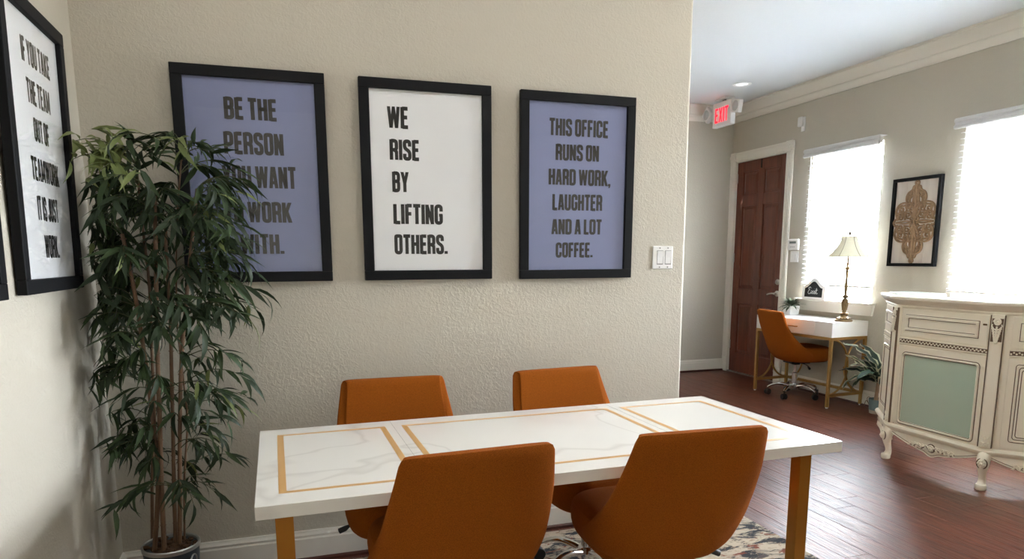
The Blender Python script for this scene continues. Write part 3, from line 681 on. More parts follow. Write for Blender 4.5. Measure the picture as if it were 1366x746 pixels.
for u in (h, DL-h):
    MB().box(u-h, 2*h, .105, u+h, DD-2*h, .13).build('stretcher', MBRASS, dk)
    cz = (.125+zt2-.02)/2; rz_ = (zt2-.02-.125)/2
    for c_, a0, a1 in ((2*h, -90, 90), (DD-2*h, 90, 270)):
        MB().tube([(u, p, q_) for p, q_ in arc(c_, cz, DD*.47, rz_, a0, a1)], .009, 8).build('side_arc', MBRASS, dk, smooth=True)
for u, a0, a1 in ((2*h, -90, 0), (DL-2*h, 180, 270)):
    MB().tube([(p, DD-h, q_) for p, q_ in arc(u, .33, .2, .21, a0, a1)], .009, 8).build('back_arc', MBRASS, dk, smooth=True)

# items on the desk
def desk_pt(u, v, z=DH): return dk.matrix_basis @ Vector((u, v, z))
# planter
from mathutils import noise
pl = thing('potted_succulent', 'small green plant in a square white pot on the desk by the door', 'plant', (5.55, 2.61, DH+.001))
m = MB(); a_ = .05; b2 = .056; m.add([(-a_, -a_, 0), (a_, -a_, 0), (a_, a_, 0), (-a_, a_, 0), (-b2, -b2, .09), (b2, -b2, .09), (b2, b2, .09), (-b2, b2, .09), (-.049, -.049, .09), (.049, -.049, .09), (.049, .049, .09), (-.049, .049, .09), (-.049, -.049, .08), (.049, -.049, .08), (.049, .049, .08), (-.049, .049, .08)],
    [(0, 3, 2, 1), (0, 1, 5, 4), (1, 2, 6, 5), (2, 3, 7, 6), (3, 0, 4, 7), (4, 5, 9, 8), (5, 6, 10, 9), (6, 7, 11, 10), (7, 4, 8, 11), (8, 9, 13, 12), (9, 10, 14, 13), (10, 11, 15, 14), (11, 8, 12, 15)]); m.build('pot', MWHITE, pl)
MB().box(-.039, -.039, .076, .039, .039, .081).build('soil', MSOIL, pl)
def leaf_mesh(name, L, Wd, bend, mats, n=6, fold=.25, tip=1.6):
    m = MB(); vs_ = []; ang = 0; x = z = 0
    for i in range(n+1):
        u = i/n; w = Wd*math.sin(math.pi*min(1, (u*.93+.04))**.8)*(1-u**4) if i not in (0,) else Wd*.08
        if i == n: w = 0.0004
        vs_ += [(x, -w, z+fold*w), (x, 0, z), (x, w, z+fold*w)]
        ang -= bend/n; x += L/n*math.cos(ang); z += L/n*math.sin(ang)
    m.add(vs_, [(3*i+k, 3*i+k+1, 3*i+k+4, 3*i+k+3) for i in range(n) for k in (0, 1)])
    me = m.mesh(name, mats, True); return me
def orient(d, roll=0):
    d = Vector(d).normalized(); q = d.to_track_quat('X', 'Z'); return q @ Matrix.Rotation(roll, 3, 'X').to_quaternion()
sml = [leaf_mesh('leaf', .075, .006, R(50), mat('herb_green_%d' % k, c, .5, trans=.15), 4) for k, c in enumerate((srgb(66, 84, 66), srgb(94, 112, 90)))]
rng = random.Random(5)
for k in range(90):
    a = rng.random()*2*math.pi; el = R(rng.uniform(5, 80)); d = (math.cos(a)*math.cos(el), math.sin(a)*math.cos(el), math.sin(el))
    o = bpy.data.objects.new('leaf', rng.choice(sml)); C.objects.link(o); o.parent = pl; r0 = rng.uniform(0, .03)
    o.location = (r0*math.cos(a), r0*math.sin(a), .08+rng.uniform(0, .03)); o.rotation_mode = 'QUATERNION'; o.rotation_quaternion = orient(d); s = rng.uniform(1.2, 1.8); o.scale = (s, s*1.3, s)
# chalk sign on the sill
sg = thing('chalkboard_sign', 'small white framed chalkboard sign with Exit script on the window sill', 'sign', (5.685, 2.475, WZ0+.0145)); 
def arch(w, h, rise, n=14):
    p = [(-w, 0), (w, 0), (w, h)]
    for i in range(1, n):
        u = i/n; x = w-2*w*u; c = abs(x)/w; e = rise*(0.5+.5*math.cos(math.pi*min(1, c*1.05))); p.append((x, h+e))
    p.append((-w, h)); return p
MB().prism(arch(.155, .125, .08), -.009, .009, 'y').build('frame', MWHITE, sg, bevel=.003)
MB().prism([(x, z+.02) for x, z in arch(.118, .088, .064)], -.0105, -.008, 'y').build('chalkboard', MCHALK, sg)
def script(points, m_=MB): return None
st = MB(); K = .001
def stroke(ps, r=.0028):
    P = []
    for i in range(len(ps)-1):
        p0 = Vector(ps[max(i-1, 0)]); p1 = Vector(ps[i]); p2 = Vector(ps[i+1]); p3 = Vector(ps[min(i+2, len(ps)-1)])
        for k in range(6):
            u = k/6; P.append(.5*((2*p1)+(-p0+p2)*u+(2*p0-5*p1+4*p2-p3)*u*u+(-p0+3*p1-3*p2+p3)*u**3))
    P.append(Vector(ps[-1])); st.tube([(p.x, -.0115, p.y) for p in P], r, 6, flat=.6)
stroke([(-.035, .105), (-.045, .118), (-.06, .112), (-.062, .098), (-.05, .09), (-.064, .08), (-.07, .062), (-.058, .05), (-.04, .056), (-.03, .07)])
stroke([(-.03, .082), (-.018, .08), (-.012, .06), (.0, .052), (.008, .062)]); stroke([(.004, .084), (-.012, .068), (-.028, .052)])
stroke([(.008, .062), (.018, .082), (.016, .06), (.024, .052), (.034, .066)]); stroke([(.02, .1), (.021, .102)], .003)
stroke([(.034, .066), (.044, .108), (.04, .07), (.046, .052), (.062, .06)]); stroke([(.03, .086), (.06, .09)])
st.build('chalk_lettering', MCHALKW, sg, smooth=True)
fo = MB()
for cx_, cz, r in ((-.11, .12, .012), (-.095, .133, .01), (-.122, .106, .01)): fo.ball((cx_, -.012, cz), r, 8, 5, 1, 1, .5)
fo.build('flower_ornament', MTRIM, sg, smooth=True)
sg.rotation_euler = (R(-3), 0, R(-90))
sg.location = (5.664, 2.44, WZ0+.0145); sg.scale = (1.0, 1, 1)

# lamp
lp = thing('table_lamp', 'tall aged brass candlestick lamp with flared cream shade on the desk', 'lamp', (5.47, 1.895, DH+.001))
lp.location = (5.50, 1.86, DH+.001)
LS = 1.0
prof = [(.078, 0), (.08, .008), (.076, .016), (.066, .02), (.068, .028), (.052, .036), (.034, .046), (.03, .06), (.036, .07), (.034, .082), (.02, .088), (.017, .1), (.02, .13), (.024, .16), (.027, .19), (.022, .215), (.013, .222), (.025, .23), (.031, .24), (.025, .25), (.012, .256),
        (.013, .28), (.016, .32), (.015, .36), (.011, .4), (.012, .44), (.016, .47), (.017, .485), (.010, .492), (.02, .5), (.024, .51), (.018, .522), (.009, .527), (.01, .545), (.014, .555), (.009, .565), (.008, .62)]
m = MB(); m.lathe([(r*.95, z*.93) for r, z in prof], seg=28); m.build('lamp_base', MAGED, lp, smooth=True)
beads = MB()
for k in range(14):
    a = 2*math.pi*k/14; beads.ball((.056*math.cos(a), .056*math.sin(a), .03), .007, 8, 5); beads.ball((.027*math.cos(a), .027*math.sin(a), .062), .006, 8, 5)
for k in range(8):
    a = 2*math.pi*k/8; beads.tube([(.019*math.cos(a), .019*math.sin(a), .1), (.025*math.cos(a+.2), .025*math.sin(a+.2), .15), (.024*math.cos(a+.4), .024*math.sin(a+.4), .195)], .004, 6)
beads.build('leaf_carving', MAGED, bpy.data.objects['lamp_base'], smooth=True)
zs, ze = .575, .755; sh_ = MB(); seg = 48; n = 12; vs_ = []
for side in (0, 1):
    for k in range(seg):
        a = 2*math.pi*k/seg; scal = 1-.035*abs(math.sin(3*a))
        for i in range(n+1):
            u = i/n; r = .172-.112*(1-(1-u)**2.0)*1.0; r = (.062+.112*((1-u)**1.75))*scal-side*.002
            vs_.append((r*math.cos(a), r*math.sin(a), zs+(ze-zs)*u))
N1 = seg*(n+1)
fs = [(s*N1+k*(n+1)+i, s*N1+((k+1) % seg)*(n+1)+i, s*N1+((k+1) % seg)*(n+1)+i+1, s*N1+k*(n+1)+i+1) for s in (0, 1) for k in range(seg) for i in range(n)]
sh_.add(vs_, fs); so = sh_.build('lamp_shade', MSHADE, lp, smooth=True)
tm = MB()
for z, r0 in ((zs, .174), (ze, .062)): tm.tube([((r0*(1-.035*abs(math.sin(3*a))))*math.cos(a), (r0*(1-.035*abs(math.sin(3*a))))*math.sin(a), z) for a in [2*math.pi*k/seg for k in range(seg)]], .0035, 6, closed=True)
for k in range(6):
    a = k*math.pi/3+.0; pts = []
    for i in range(n+1):
        u = i/n; r = (.062+.112*((1-u)**1.75))+.001; pts.append((r*math.cos(a), r*math.sin(a), zs+(ze-zs)*u))
    tm.tube(pts, .0025, 6)
tm.build('shade_piping', MSHTRIM, so, smooth=True)
MB().lathe([(.004, .735), (.004, .762), (.012, .768), (.015, .78), (.009, .792), (.002, .802)], seg=16).build('finial', mat('bronze_finial', srgb(74, 60, 46), .5, .4), lp, smooth=True)
MB().tube([(-.06, 0, .748), (.06, 0, .748)], .002, 6).tube([(0, -.06, .748), (0, .06, .748)], .002, 6).tube([(0, 0, .57), (0, 0, .75)], .004, 6).build('harp', MAGED, lp)
lp.rotation_euler = (0, 0, R(20))

# ---------------------------------------------------------------- framed carved panel
cp = thing('carved_wall_art', 'carved tan wooden scroll medallion in black frame between the two windows', 'wall art', (X1-.002, 1.636, 1.276))
FW, FH = .466, .73     # local y runs negative (to the right in view)
m = MB(); b = .026
for a0, a1, c0, c1 in ((0, FW, 0, b), (0, FW, FH-b, FH), (0, b, b, FH-b), (FW-b, FW, b, FH-b)): m.box(-.034, -a1, c0, 0, -a0, c1)
m.build('frame', MFRAME, cp, bevel=.002)
for k in range(4):
    w4 = (FW-2*b)/4; MB().box(-.012, -(b+w4*(k+1))+.0006, b, -.003, -(b+w4*k)-.0006, FH-b).build('back_board', MWASH, cp, bevel=.0008)
cv = MB(); cx_, cz = FW/2, FH/2; SX, SZ = .212, .345
def add_curve(ps, r=.009, mirror=True):
    P = []
    for i in range(len(ps)-1):
        p0 = Vector(ps[max(i-1, 0)]); p1 = Vector(ps[i]); p2 = Vector(ps[i+1]); p3 = Vector(ps[min(i+2, len(ps)-1)])
        for k in range(5):
            u = k/5; P.append(.5*((2*p1)+(-p0+p2)*u+(2*p0-5*p1+4*p2-p3)*u*u+(-p0+3*p1-3*p2+p3)*u**3))
    P.append(Vector(ps[-1]))
    for sx in (1, -1):
        for sz in (1, -1):
            cv.tube([(-.0185, -(cx_+sx*p.x*SX), cz+sz*p.y*SZ) for p in P], r, 6, flat=.7)
def spiral(cx0, cy0, r0, turns, a0, dirn=1, n=16): return [(cx0+(r0*(1-i/n*.85))*math.cos(a0+dirn*turns*2*math.pi*i/n)*1.0, cy0+(r0*(1-i/n*.85))*SX/SZ*math.sin(a0+dirn*turns*2*math.pi*i/n)) for i in range(n+1)]
add_curve([(0, .98), (.07, .93), (.05, .86), (.14, .84), (.2, .76), (.36, .7), (.44, .6), (.42, .5), (.36, .45), (.54, .47), (.76, .42), (.88, .3), (.86, .18), (.8, .1), (.9, .07), (.98, 0)], .012)
add_curve([(0, .9), (.02, .5), (0, .0)], .013); add_curve([(.09, .55), (.16, .42), (.08, .3), (.1, .1)], .011); add_curve([(0, .6), (.1, .66), (.22, .62), (.3, .7)], .009); add_curve([(0, .75), (.1, .78)], .009)
add_curve([(.1, .84), (.12, .5), (.24, .32), (.1, .12), (0, .05)], .012); add_curve([(.2, .74), (.3, .5), (.14, .4), (.1, .3)], .011)
for a in (spiral(.28, .6, .11, 1.2, -1.5), spiral(.62, .32, .15, 1.25, 2.2, -1), spiral(.66, .12, .12, 1.2, 1.4), spiral(.32, .17, .13, 1.2, -2), spiral(.36, .36, .11, 1.2, 3, -1), spiral(.15, .72, .07, 1.1, -1), spiral(.5, .2, .1, 1.2, 0)):
    add_curve(a, .0105)
add_curve([(0, .1), (.1, .04), (.2, .08), (.12, .14), (0, .1)], .01); add_curve([(0, .42), (.2, .46), (.42, .42), (.7, .38)], .011); add_curve([(.05, .3), (.2, .28), (.4, .26), (.84, .22)], .010)
add_curve([(.1, 0), (.4, .03), (.85, 0)], .011); add_curve([(.44, .44), (.4, .3), (.46, .2), (.44, .06)], .010); add_curve([(.74, .4), (.7, .3), (.76, .2), (.8, .05)], .010)
for sx in (0,):
    cv.ball((-.0185, -cx_, cz+SZ*.99), .012, 8, 6); cv.ball((-.0185, -cx_, cz-SZ*.99), .012, 8, 6)
for s in (1, -1): cv.ball((-.0185, -(cx_+s*SX*.97), cz), .012, 8, 6)
cv.build('carved_medallion', MWOOD, cp, smooth=True)

# ================================================================ CREAM CABINET
cb = thing('cream_cabinet', 'ornate antique cream cabinet with canted ends and frosted green glass door', 'cabinet', (4.55, .065, 0))
ox, oy = 4.55, .065
A1 = (0, .335); A2 = (.31, .73); A3 = (.44, .68); A4 = (.43, .36); A5 = (.16, .18); A6 = (.16, -.18); A7 = (.50, -.62); A8 = (.42, -.80); A0 = (0, -.33)
front = [A8, A0, A1, A2]                         # outline of the face (right to left)
body = [A0, A1, A2, A3, A4, A5, A6, A7, A8]
MB().prism(body, .235, 1.045).build('body', MCREAM, cb)
# top with moulded edge
def offs(path, o):
    out = []
    n = len(path)
    for i in range(n):
        p = Vector(path[i]); a = Vector(path[i-1]); c = Vector(path[(i+1) % n]); d1 = (p-a).normalized(); d2 = (c-p).normalized()
        n1 = Vector((-d1.y, d1.x)); n2 = Vector((-d2.y, d2.x)); nn = (n1+n2).normalized(); k = 1/max(.4, nn.dot(n1)); q = p+nn*o*k; out.append((q.x, q.y))
    return out
prof_t = [(-.05, 1.03), (.006, 1.03), (.01, 1.04), (.008, 1.046), (.018, 1.055), (.03, 1.066), (.036, 1.078), (.044, 1.084), (.046, 1.096), (.04, 1.103), (-.05, 1.103)]
path_r = [A8, (.02, -.37), (.0, -.34), (.0, -.32), (.0, .325), (.0, .345), (.02, .375), A2]   # soft corners
# sweep puts 'out' to the right of travel; travelling from left end to right end puts the room on the right
pf = [A2, (.05, .40), (.012, .358), (0, .33), (0, -.32), (.012, -.35), (.05, -.38), A8]
MB().sweep(prof_t, pf).build('top_moulding', MCREAM, cb, smooth=True)
pt = [A3, A4, A5, A6, A7]
MB().prism([(q[0], q[1]) for q in ([A2, (.05, .40), (0, .34), (0, -.33), (.05, -.38), A8, A7, A6, A5, A4, A3])], 1.05, 1.1035).build('top_board', MCREAM, cb)
prof_b = [(-.03, .205), (.006, .205), (.012, .21), (.02, .222), (.022, .233), (.016, .243), (.004, .25), (-.03, .25)]
MB().sweep(prof_b, pf).build('base_moulding', MCREAM, cb, smooth=True)
# face pieces: local frame for each face: origin, direction along face, outward normal
def face_frame(P, Q):
    P = Vector((*P, 0)); Q = Vector((*Q, 0)); d = (Q-P).normalized(); nrm = Vector((d.y, -d.x, 0)); return P, d, nrm, (Q-P).length
def fbox(mb, fr, u0, u1, z0, z1, d0, d1):
    P, d, nn, L = fr; c = P+d*(u0+u1)/2+nn*(d0+d1)/2+Vector((0, 0, (z0+z1)/2)); mb.obox(c, d*(u1-u0)/2, nn*(d1-d0)/2, (0, 0, (z1-z0)/2))
def moulding_ring(fr, u0, u1, z0, z1, bw, name, parent, m_=MCREAM, rad=0):
    g = MB(); s = MB()
    for a0, a1, c0, c1 in ((u0, u1, z0, z0+bw), (u0, u1, z1-bw, z1), (u0, u0+bw, z0+bw, z1-bw), (u1-bw, u1, z0+bw, z1-bw)): fbox(g, fr, a0, a1, c0, c1, 0, .010)
    o = g.build(name, m_, parent, bevel=.003)
    e = .0035
    for a0, a1, c0, c1 in ((u0-e, u1+e, z0-e, z0), (u0-e, u1+e, z1, z1+e), (u0-e, u0, z0, z1), (u1, u1+e, z0, z1), (u0+bw, u1-bw, z0+bw, z0+bw+e), (u0+bw, u1-bw, z1-bw-e, z1-bw), (u0+bw, u0+bw+e, z0+bw, z1-bw), (u1-bw-e, u1-bw, z0+bw, z1-bw)): fbox(s, fr, a0, a1, c0, c1, 0, .0022)
    s.build('glaze_line', MGLAZE, o)
    return o
FC = face_frame(A1, A0)      # centre face, u from left (far) to right (near)
Lc = FC[3]
def gl(fr, u0, u1, z0, z1): g = MB(); fbox(g, fr, u0, u1, z0, z1, 0, .0016); g.build('glaze_line', MGLAZE, cb)
# drawer
dwr = MB(); fbox(dwr, FC, .035, Lc-.04, .845, 1.024, 0, .006); dwr = dwr.build('drawer', MCREAM, cb, bevel=.002)
FCd = (FC[0]+FC[2]*.006, FC[1], FC[2], FC[3])
moulding_ring(FCd, .068, Lc-.098, .888, .985, .017, 'drawer_moulding', dwr)
g = MB(); 
for k in range(1): fbox(g, FCd, Lc-.075, Lc-.05, .965, .975, 0, .004)
g.build('drawer_lock', MAGED, dwr, bevel=.002)
# beaded band
bd = MB(); fbox(bd, FC, .02, Lc-.02, .80, .832, 0, .006); bd = bd.build('beaded_band', MGLAZE, cb)
b1 = MB(); fbox(b1, FC, .02, Lc-.02, .829, .837, 0, .012); fbox(b1, FC, .02, Lc-.02, .797, .803, 0, .012); b1.build('band_edge', MCREAM, bd, bevel=.002)
bb = MB()
for k in range(52):
    p = FC[0]+FC[1]*(.026+(Lc-.052)*k/51)+FC[2]*.007; bb.ball((p.x, p.y, .816+.004*((k % 2)*2-1)), .0055, 6, 4)
bb.build('bead_row', MCREAM, bd, smooth=True)
# glass door
dd = MB(); z0, z1 = .262, .785
for a0, a1, c0, c1 in ((.03, Lc-.03, z0, .285), (.03, Lc-.03, .725, z1), (.03, .08, .285, .725), (Lc-.085, Lc-.03, .285, .725)): fbox(dd, FC, a0, a1, c0, c1, 0, .008)
dd = dd.build('glass_door', MCREAM, cb, bevel=.002)
g = MB(); fbox(g, FC, .078, Lc-.083, .283, .727, 0, .003); g.build('frosted_pane', MSAGE, dd)
FCg = (FC[0]+FC[2]*.008, FC[1], FC[2], FC[3])
g = MB(); gg = MB()
def rrect(u0, u1, z0, z1, r, n=5):
    P = []
    for (cx0, cz0, a0) in ((u1-r, z1-r, 0), (u0+r, z1-r, 90), (u0+r, z0+r, 180), (u1-r, z0+r, 270)):
        for i in range(n+1): a = R(a0+90*i/n); P.append((cx0+r*math.cos(a), cz0+r*math.sin(a)))
    return P
def f3(fr, u, z, d=0): p = fr[0]+fr[1]*u+fr[2]*d; return (p.x, p.y, z)
g.tube([f3(FCg, u, z, .003) for u, z in rrect(.070, Lc-.075, .275, .735, .02)], .0065, 8, closed=True); g.build('door_moulding', MCREAM, dd, smooth=True)
gg.tube([f3(FCg, u, z, .0) for u, z in rrect(.061, Lc-.066, .266, .744, .026)], .0028, 6, closed=True); gg.tube([f3(FCg, u, z, .0) for u, z in rrect(.078, Lc-.083, .283, .727, .014)], .002, 6, closed=True)
gg.build('glaze_line', MGLAZE, dd, smooth=True)
# face seams
for u0, u1 in ((.027, .030), (Lc-.031, Lc-.028)): gl(FC, u0, u1, .255, 1.03)
# canted faces
FR = face_frame(A0, A8); FL_ = face_frame(A2, A1)
for fr, near in ((FR, 0), (FL_, 1)):
    Lr = fr[3]; u0, u1 = (.075, Lr-.04) if near == 0 else (.04, Lr-.075)
    dq = MB(); fbox(dq, fr, u0, u1, .845, 1.024, 0, .006); dq = dq.build('drawer', MCREAM, cb, bevel=.002)
    fq = (fr[0]+fr[2]*.006, fr[1], fr[2], fr[3]); moulding_ring(fq, u0+.04, u1-.04, .888, .985, .017, 'drawer_moulding', dq)
    bd = MB(); fbox(bd, fr, u0, u1, .80, .832, 0, .006); bd = bd.build('beaded_band', MGLAZE, cb)
    b1 = MB(); fbox(b1, fr, u0, u1, .829, .837, 0, .012); fbox(b1, fr, u0, u1, .797, .803, 0, .012); b1.build('band_edge', MCREAM, bd, bevel=.002)
    bb = MB()
    for k in range(40):
        p = fr[0]+fr[1]*(u0+.006+(u1-u0-.012)*k/39)+fr[2]*.007; bb.ball((p.x, p.y, .816+.004*((k % 2)*2-1)), .0055, 6, 4)
    bb.build('bead_row', MCREAM, bd, smooth=True)
    dq = MB(); fbox(dq, fr, u0, u1, .262, .785, 0, .006); dq = dq.build('panel_door', MCREAM, cb, bevel=.002)
    q = MB(); q.tube([f3(fq, u, z, .002) for u, z in rrect(u0+.045, u1-.045, .31, .745, .02)], .006, 8, closed=True); q.build('door_moulding', MCREAM, dq, smooth=True)
    q = MB()
    for e in (-.008, .009, .022): q.tube([f3(fq, u, z, .0) for u, z in rrect(u0+.045+e, u1-.045-e, .31+e, .745-e, .014)], .0022, 6, closed=True)
    q.build('glaze_line', MGLAZE, dq, smooth=True)
# carved corner columns at both front corners
def column(P, dirv, name):
    """P: plan position, dirv: outward direction"""
    nn = Vector((*dirv, 0)).normalized(); s_ = Vector((nn.y, -nn.x, 0)); base_ = Vector((*P, 0))
    c = MB(); c.obox(base_+nn*.0+Vector((0, 0, .645)), s_*.033, nn*.026, (0, 0, .39)); col = c.build('pilaster', MCREAM, cb, bevel=.006)
    g = MB()
    for sg_ in (-1, 1): g.obox(base_+nn*.024+s_*sg_*.034+Vector((0, 0, .645)), s_*.002, nn*.006, (0, 0, .385))
    g.build('glaze_line', MGLAZE, col)
    k = MB(); dk_ = MB()
    def pt(u, z, d=.03): q = base_+nn*d+s_*u; return (q.x, q.y, z)
    dk_.prism([(0, 0)]*0 or [(0, 0), (1, 0), (0, 1)], 0, 0) if False else None
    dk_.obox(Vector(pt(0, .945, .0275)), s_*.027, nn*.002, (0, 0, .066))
    # volute, acanthus ribs, drop
    k.tube([pt(.014*math.cos(a)*(1-i/26*.6)*1.3, .992+.02*math.sin(a)*(1-i/26*.6), .034) for i, a in enumerate([j*.5 for j in range(26)])], .0048, 6)
    k.ball(pt(0, .992, .034), .0075, 8, 6)
    for i in range(6):
        zc = .965-.014*i; wv = .027-.0032*i
        for sg_ in (-1, 1):
            k.tube([pt(0, zc-.02, .032), pt(sg_*wv*.55, zc-.012, .038), pt(sg_*wv*.95, zc+.004, .035), pt(sg_*wv*.8, zc+.014, .034)], lambda q: .0052-.002*q, 6)
    k.tube([pt(0, .968, .036), pt(0, .92, .042), pt(0, .88, .036)], .005, 6); k.ball(pt(0, .876, .032), .0125, 10, 6, .8)
    k.build('acanthus_carving', MCREAM, col, smooth=True); k = MB()
    for i in range(7):
        a = 2*math.pi*i/7; k.ball(pt(.014*math.cos(a), .283+.014*math.sin(a), .03), .0075, 8, 5)
    k.ball(pt(0, .283, .035), .007, 8, 5)
    for sg_ in (-1, 0, 1): k.tube([pt(0, .295, .03), pt(sg_*.014, .315, .033), pt(sg_*.02, .328, .03)], lambda q: .005-.003*q, 6)
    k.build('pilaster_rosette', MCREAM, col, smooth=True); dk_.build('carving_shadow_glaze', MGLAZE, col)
    # cabriole leg
    lg = MB(); path = [(.0, .235, .034), (.012, .20, .038), (.026, .165, .036), (.026, .13, .029), (.014, .09, .021), (.006, .06, .020), (.010, .035, .024), (.022, .018, .027), (.026, .008, .024)]
    lg.tube([pt(0, z, -.012+d) for d, z, r in path], lambda q: [r for _, _, r in path][min(len(path)-1, int(round(q*(len(path)-1))))], 12)
    lo = lg.build('cabriole_leg', MCREAM, cb, smooth=True, subsurf=1)
    q = MB(); q.lathe([(.026, 0), (.030, .006), (.030, .028), (.026, .034)], pt(0, 0, .012), 14); q.build('foot_pad', MCREAM, lo, smooth=True)
    r = MB(); rd_ = MB()
    for i in range(7):
        a = 2*math.pi*i/7; r.ball(pt(.016*math.cos(a), .165+.016*math.sin(a), .046), .0085, 8, 5)
    r.ball(pt(0, .165, .056), .008, 8, 5); r.tube([pt(.008*math.cos(a), .165+.008*math.sin(a), .055) for a in [j*.6 for j in range(11)]], .003, 6)
    r.build('leg_rosette', MCREAM, lo, smooth=True)
    rd_.tube([pt(.027*math.cos(a), .163+.03*math.sin(a), .036) for a in [j*2*math.pi/16 for j in range(16)]], .0035, 6, closed=True); rd_.build('glaze_line', MGLAZE, lo, smooth=True)
column((.008, .337), (-1, .42), 'a'); column((.008, -.337), (-1, -.42), 'b')
# rear ends legs
for P in ((.40, .70), (.40, -.74)):
    MB().lathe([(.02, 0), (.026, .01), (.02, .06), (.03, .16), (.034, .24)], (*P, 0), 14).build('cabriole_leg', MCREAM, cb, smooth=True)
# scalloped aprons
def apron(fr, u0, u1, name):
    n = 40; P = [(u0, .205), (u1, .205)]; low = []
    for i in range(n+1):
        u = i/n; c = abs(u-.5)*2
        z = .115+.075*c**1.1*(1 if c < .93 else 1)
        if c < .28: z = .112+.012*math.cos(c/.28*math.pi)*-1*.5
        z = .108+.07*(c**1.6)-.008*math.cos(min(1, c/.2)*math.pi) 
        low.append((u1+(u0-u1)*u, z))
    Pp = P+low; m = MB()
    vs_ = [f3(fr, u, z, .004) for u, z in Pp]+[f3(fr, u, z, -.014) for u, z in Pp]; k = len(Pp)
    m.add(vs_, [tuple(range(k)), tuple(range(k, 2*k))[::-1]]+[(i, (i+1) % k, k+(i+1) % k, k+i) for i in range(k)])
    ap = m.build(name, MCREAM, cb); g = MB(); g.tube([f3(fr, u, z+.011, .004) for u, z in low], .0022, 6); g.build('glaze_line', MGLAZE, ap, smooth=True)
    g = MB(); g.tube([f3(fr, u, z+.004, .003) for u, z in low], .005, 6); g.build('apron_bead', MCREAM, ap, smooth=True)
    c = MB(); dkk = MB(); cu = (u0+u1)/2; zc = .158
    for i in range(8):
        a = 2*math.pi*i/8; c.ball(f3(fr, cu+.015*math.cos(a), zc+.015*math.sin(a), .008), .0085, 8, 5)
    c.ball(f3(fr, cu, zc, .014), .009, 8, 5)
    for sg_ in (-1, 1):
        c.tube([f3(fr, cu+sg_*(.02+.14*i/12), zc+.01*math.sin(i*1.1)+.003, .008) for i in range(13)], lambda q: .0045-.002*q, 6)
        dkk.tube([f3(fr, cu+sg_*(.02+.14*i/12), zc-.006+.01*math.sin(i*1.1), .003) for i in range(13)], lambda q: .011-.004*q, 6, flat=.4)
        for i in range(9):
            uu = cu+sg_*(.035+.0145*i); sgn = 1 if i % 2 else -1
            c.tube([f3(fr, uu, zc+.003, .008), f3(fr, uu+sg_*.008, zc+sgn*.014, .013), f3(fr, uu+sg_*.018, zc+sgn*.013, .009)], lambda q: .0065-.0045*q, 6)
            if i % 3 == 1: c.ball(f3(fr, uu, zc+.004, .012), .007, 8, 5)
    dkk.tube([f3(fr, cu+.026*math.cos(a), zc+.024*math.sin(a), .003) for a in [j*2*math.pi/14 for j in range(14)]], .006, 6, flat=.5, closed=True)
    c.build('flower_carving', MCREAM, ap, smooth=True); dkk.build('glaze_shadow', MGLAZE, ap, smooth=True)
apron(FC, .03, Lc-.03, 'apron'); apron(FR, .04, FR[3]-.05, 'apron'); apron(FL_, .05, FL_[3]-.04, 'apron')
# pale glossy sheet added on top, standing in for white glare
sh_o = MB().prism([(4.68, .55), (4.84, .76), (4.97, .72), (4.965, .425), (4.93, .40)], 1.1045, 1.112).build('glare_sheet', mat('pale_glare_sheet', srgb(214, 222, 214), .12), bevel=.001)
tag(sh_o, 'pale glossy sheet standing in for white glare on the far end of the cream cabinet top', 'sheet')

# ================================================================ PLANTS
# floor plant with broad variegated leaves
def var_leaf(L, Wd, bend, seed, dark, mid, edge):
    m = MB(); n = 12; K = [-1, -.72, -.3, 0, .3, .72, 1]; vs_ = []; ang = 0; x = z = 0; rg_ = random.Random(seed)
    for i in range(n+1):
        u = i/n; w = Wd*(math.sin(math.pi*u**.75)**.8 if 0 < u < 1 else .02)
        wv = .012*math.sin(i*1.9+seed)
        for k in K: vs_.append((x, k*w, z+.18*abs(k)*w+wv*abs(k)**3))
        ang -= bend/n; x += L/n*math.cos(ang); z += L/n*math.sin(ang)
    nk = len(K)
    for i in range(n):
        for k in range(nk-1):
            m.cur = 2 if k in (0, nk-2) else (0 if k in (1, nk-3) else 1)
            m.add([], []); m.f.append((i*nk+k, i*nk+k+1, (i+1)*nk+k+1, (i+1)*nk+k)); m.mi.append(m.cur)
    m.v = vs_
    return m.mesh('leaf', [dark, mid, edge], True)
MVD = mat('variegated_dark', srgb(46, 66, 56), .45, trans=.1); MVM = mat('variegated_green', srgb(92, 116, 88), .45, trans=.15); MVE = mat('variegated_cream', srgb(214, 212, 186), .5, trans=.15)
vp = thing('potted_dracaena', 'variegated broad-leaf plant in a teal and beige pot between desk and cabinet', 'plant', (5.60, 1.50, 0))
MB().lathe([(.066, .0), (.07, .03)], seg=28).build('pot_base', MCEMB, vp, smooth=True)
MB().lathe([(.0705, .03), (.078, .125), (.073, .125), (.068, .105), (.001, .104)], seg=28, cap=False).build('pot', MCEMENT, vp, smooth=True)
MB().lathe([(.001, .1), (.069, .104)], seg=20, cap=False).build('soil', MSOIL, vp)
for k in range(6):
    a = k*1.05; m = MB(); m.tube([(.03*math.cos(a), .03*math.sin(a), .1), (.022*math.cos(a+.3), .022*math.sin(a+.3), .2), (.018*math.cos(a), .018*math.sin(a), .3)], lambda q: .009-.002*q, 8); m.build('stalk', mat('stalk_%d' % k, srgb(150, 122, 96), .6), vp, smooth=True)
VL = [var_leaf(.30, .042, R(80), 1, MVD, MVM, MVE), var_leaf(.28, .04, R(35), 2, MVM, MVE, MVE), var_leaf(.30, .045, R(60), 3, MVD, MVD, MVE), var_leaf(.26, .032, R(95), 4, MVD, MVD, MVM)]
rng = random.Random(11)
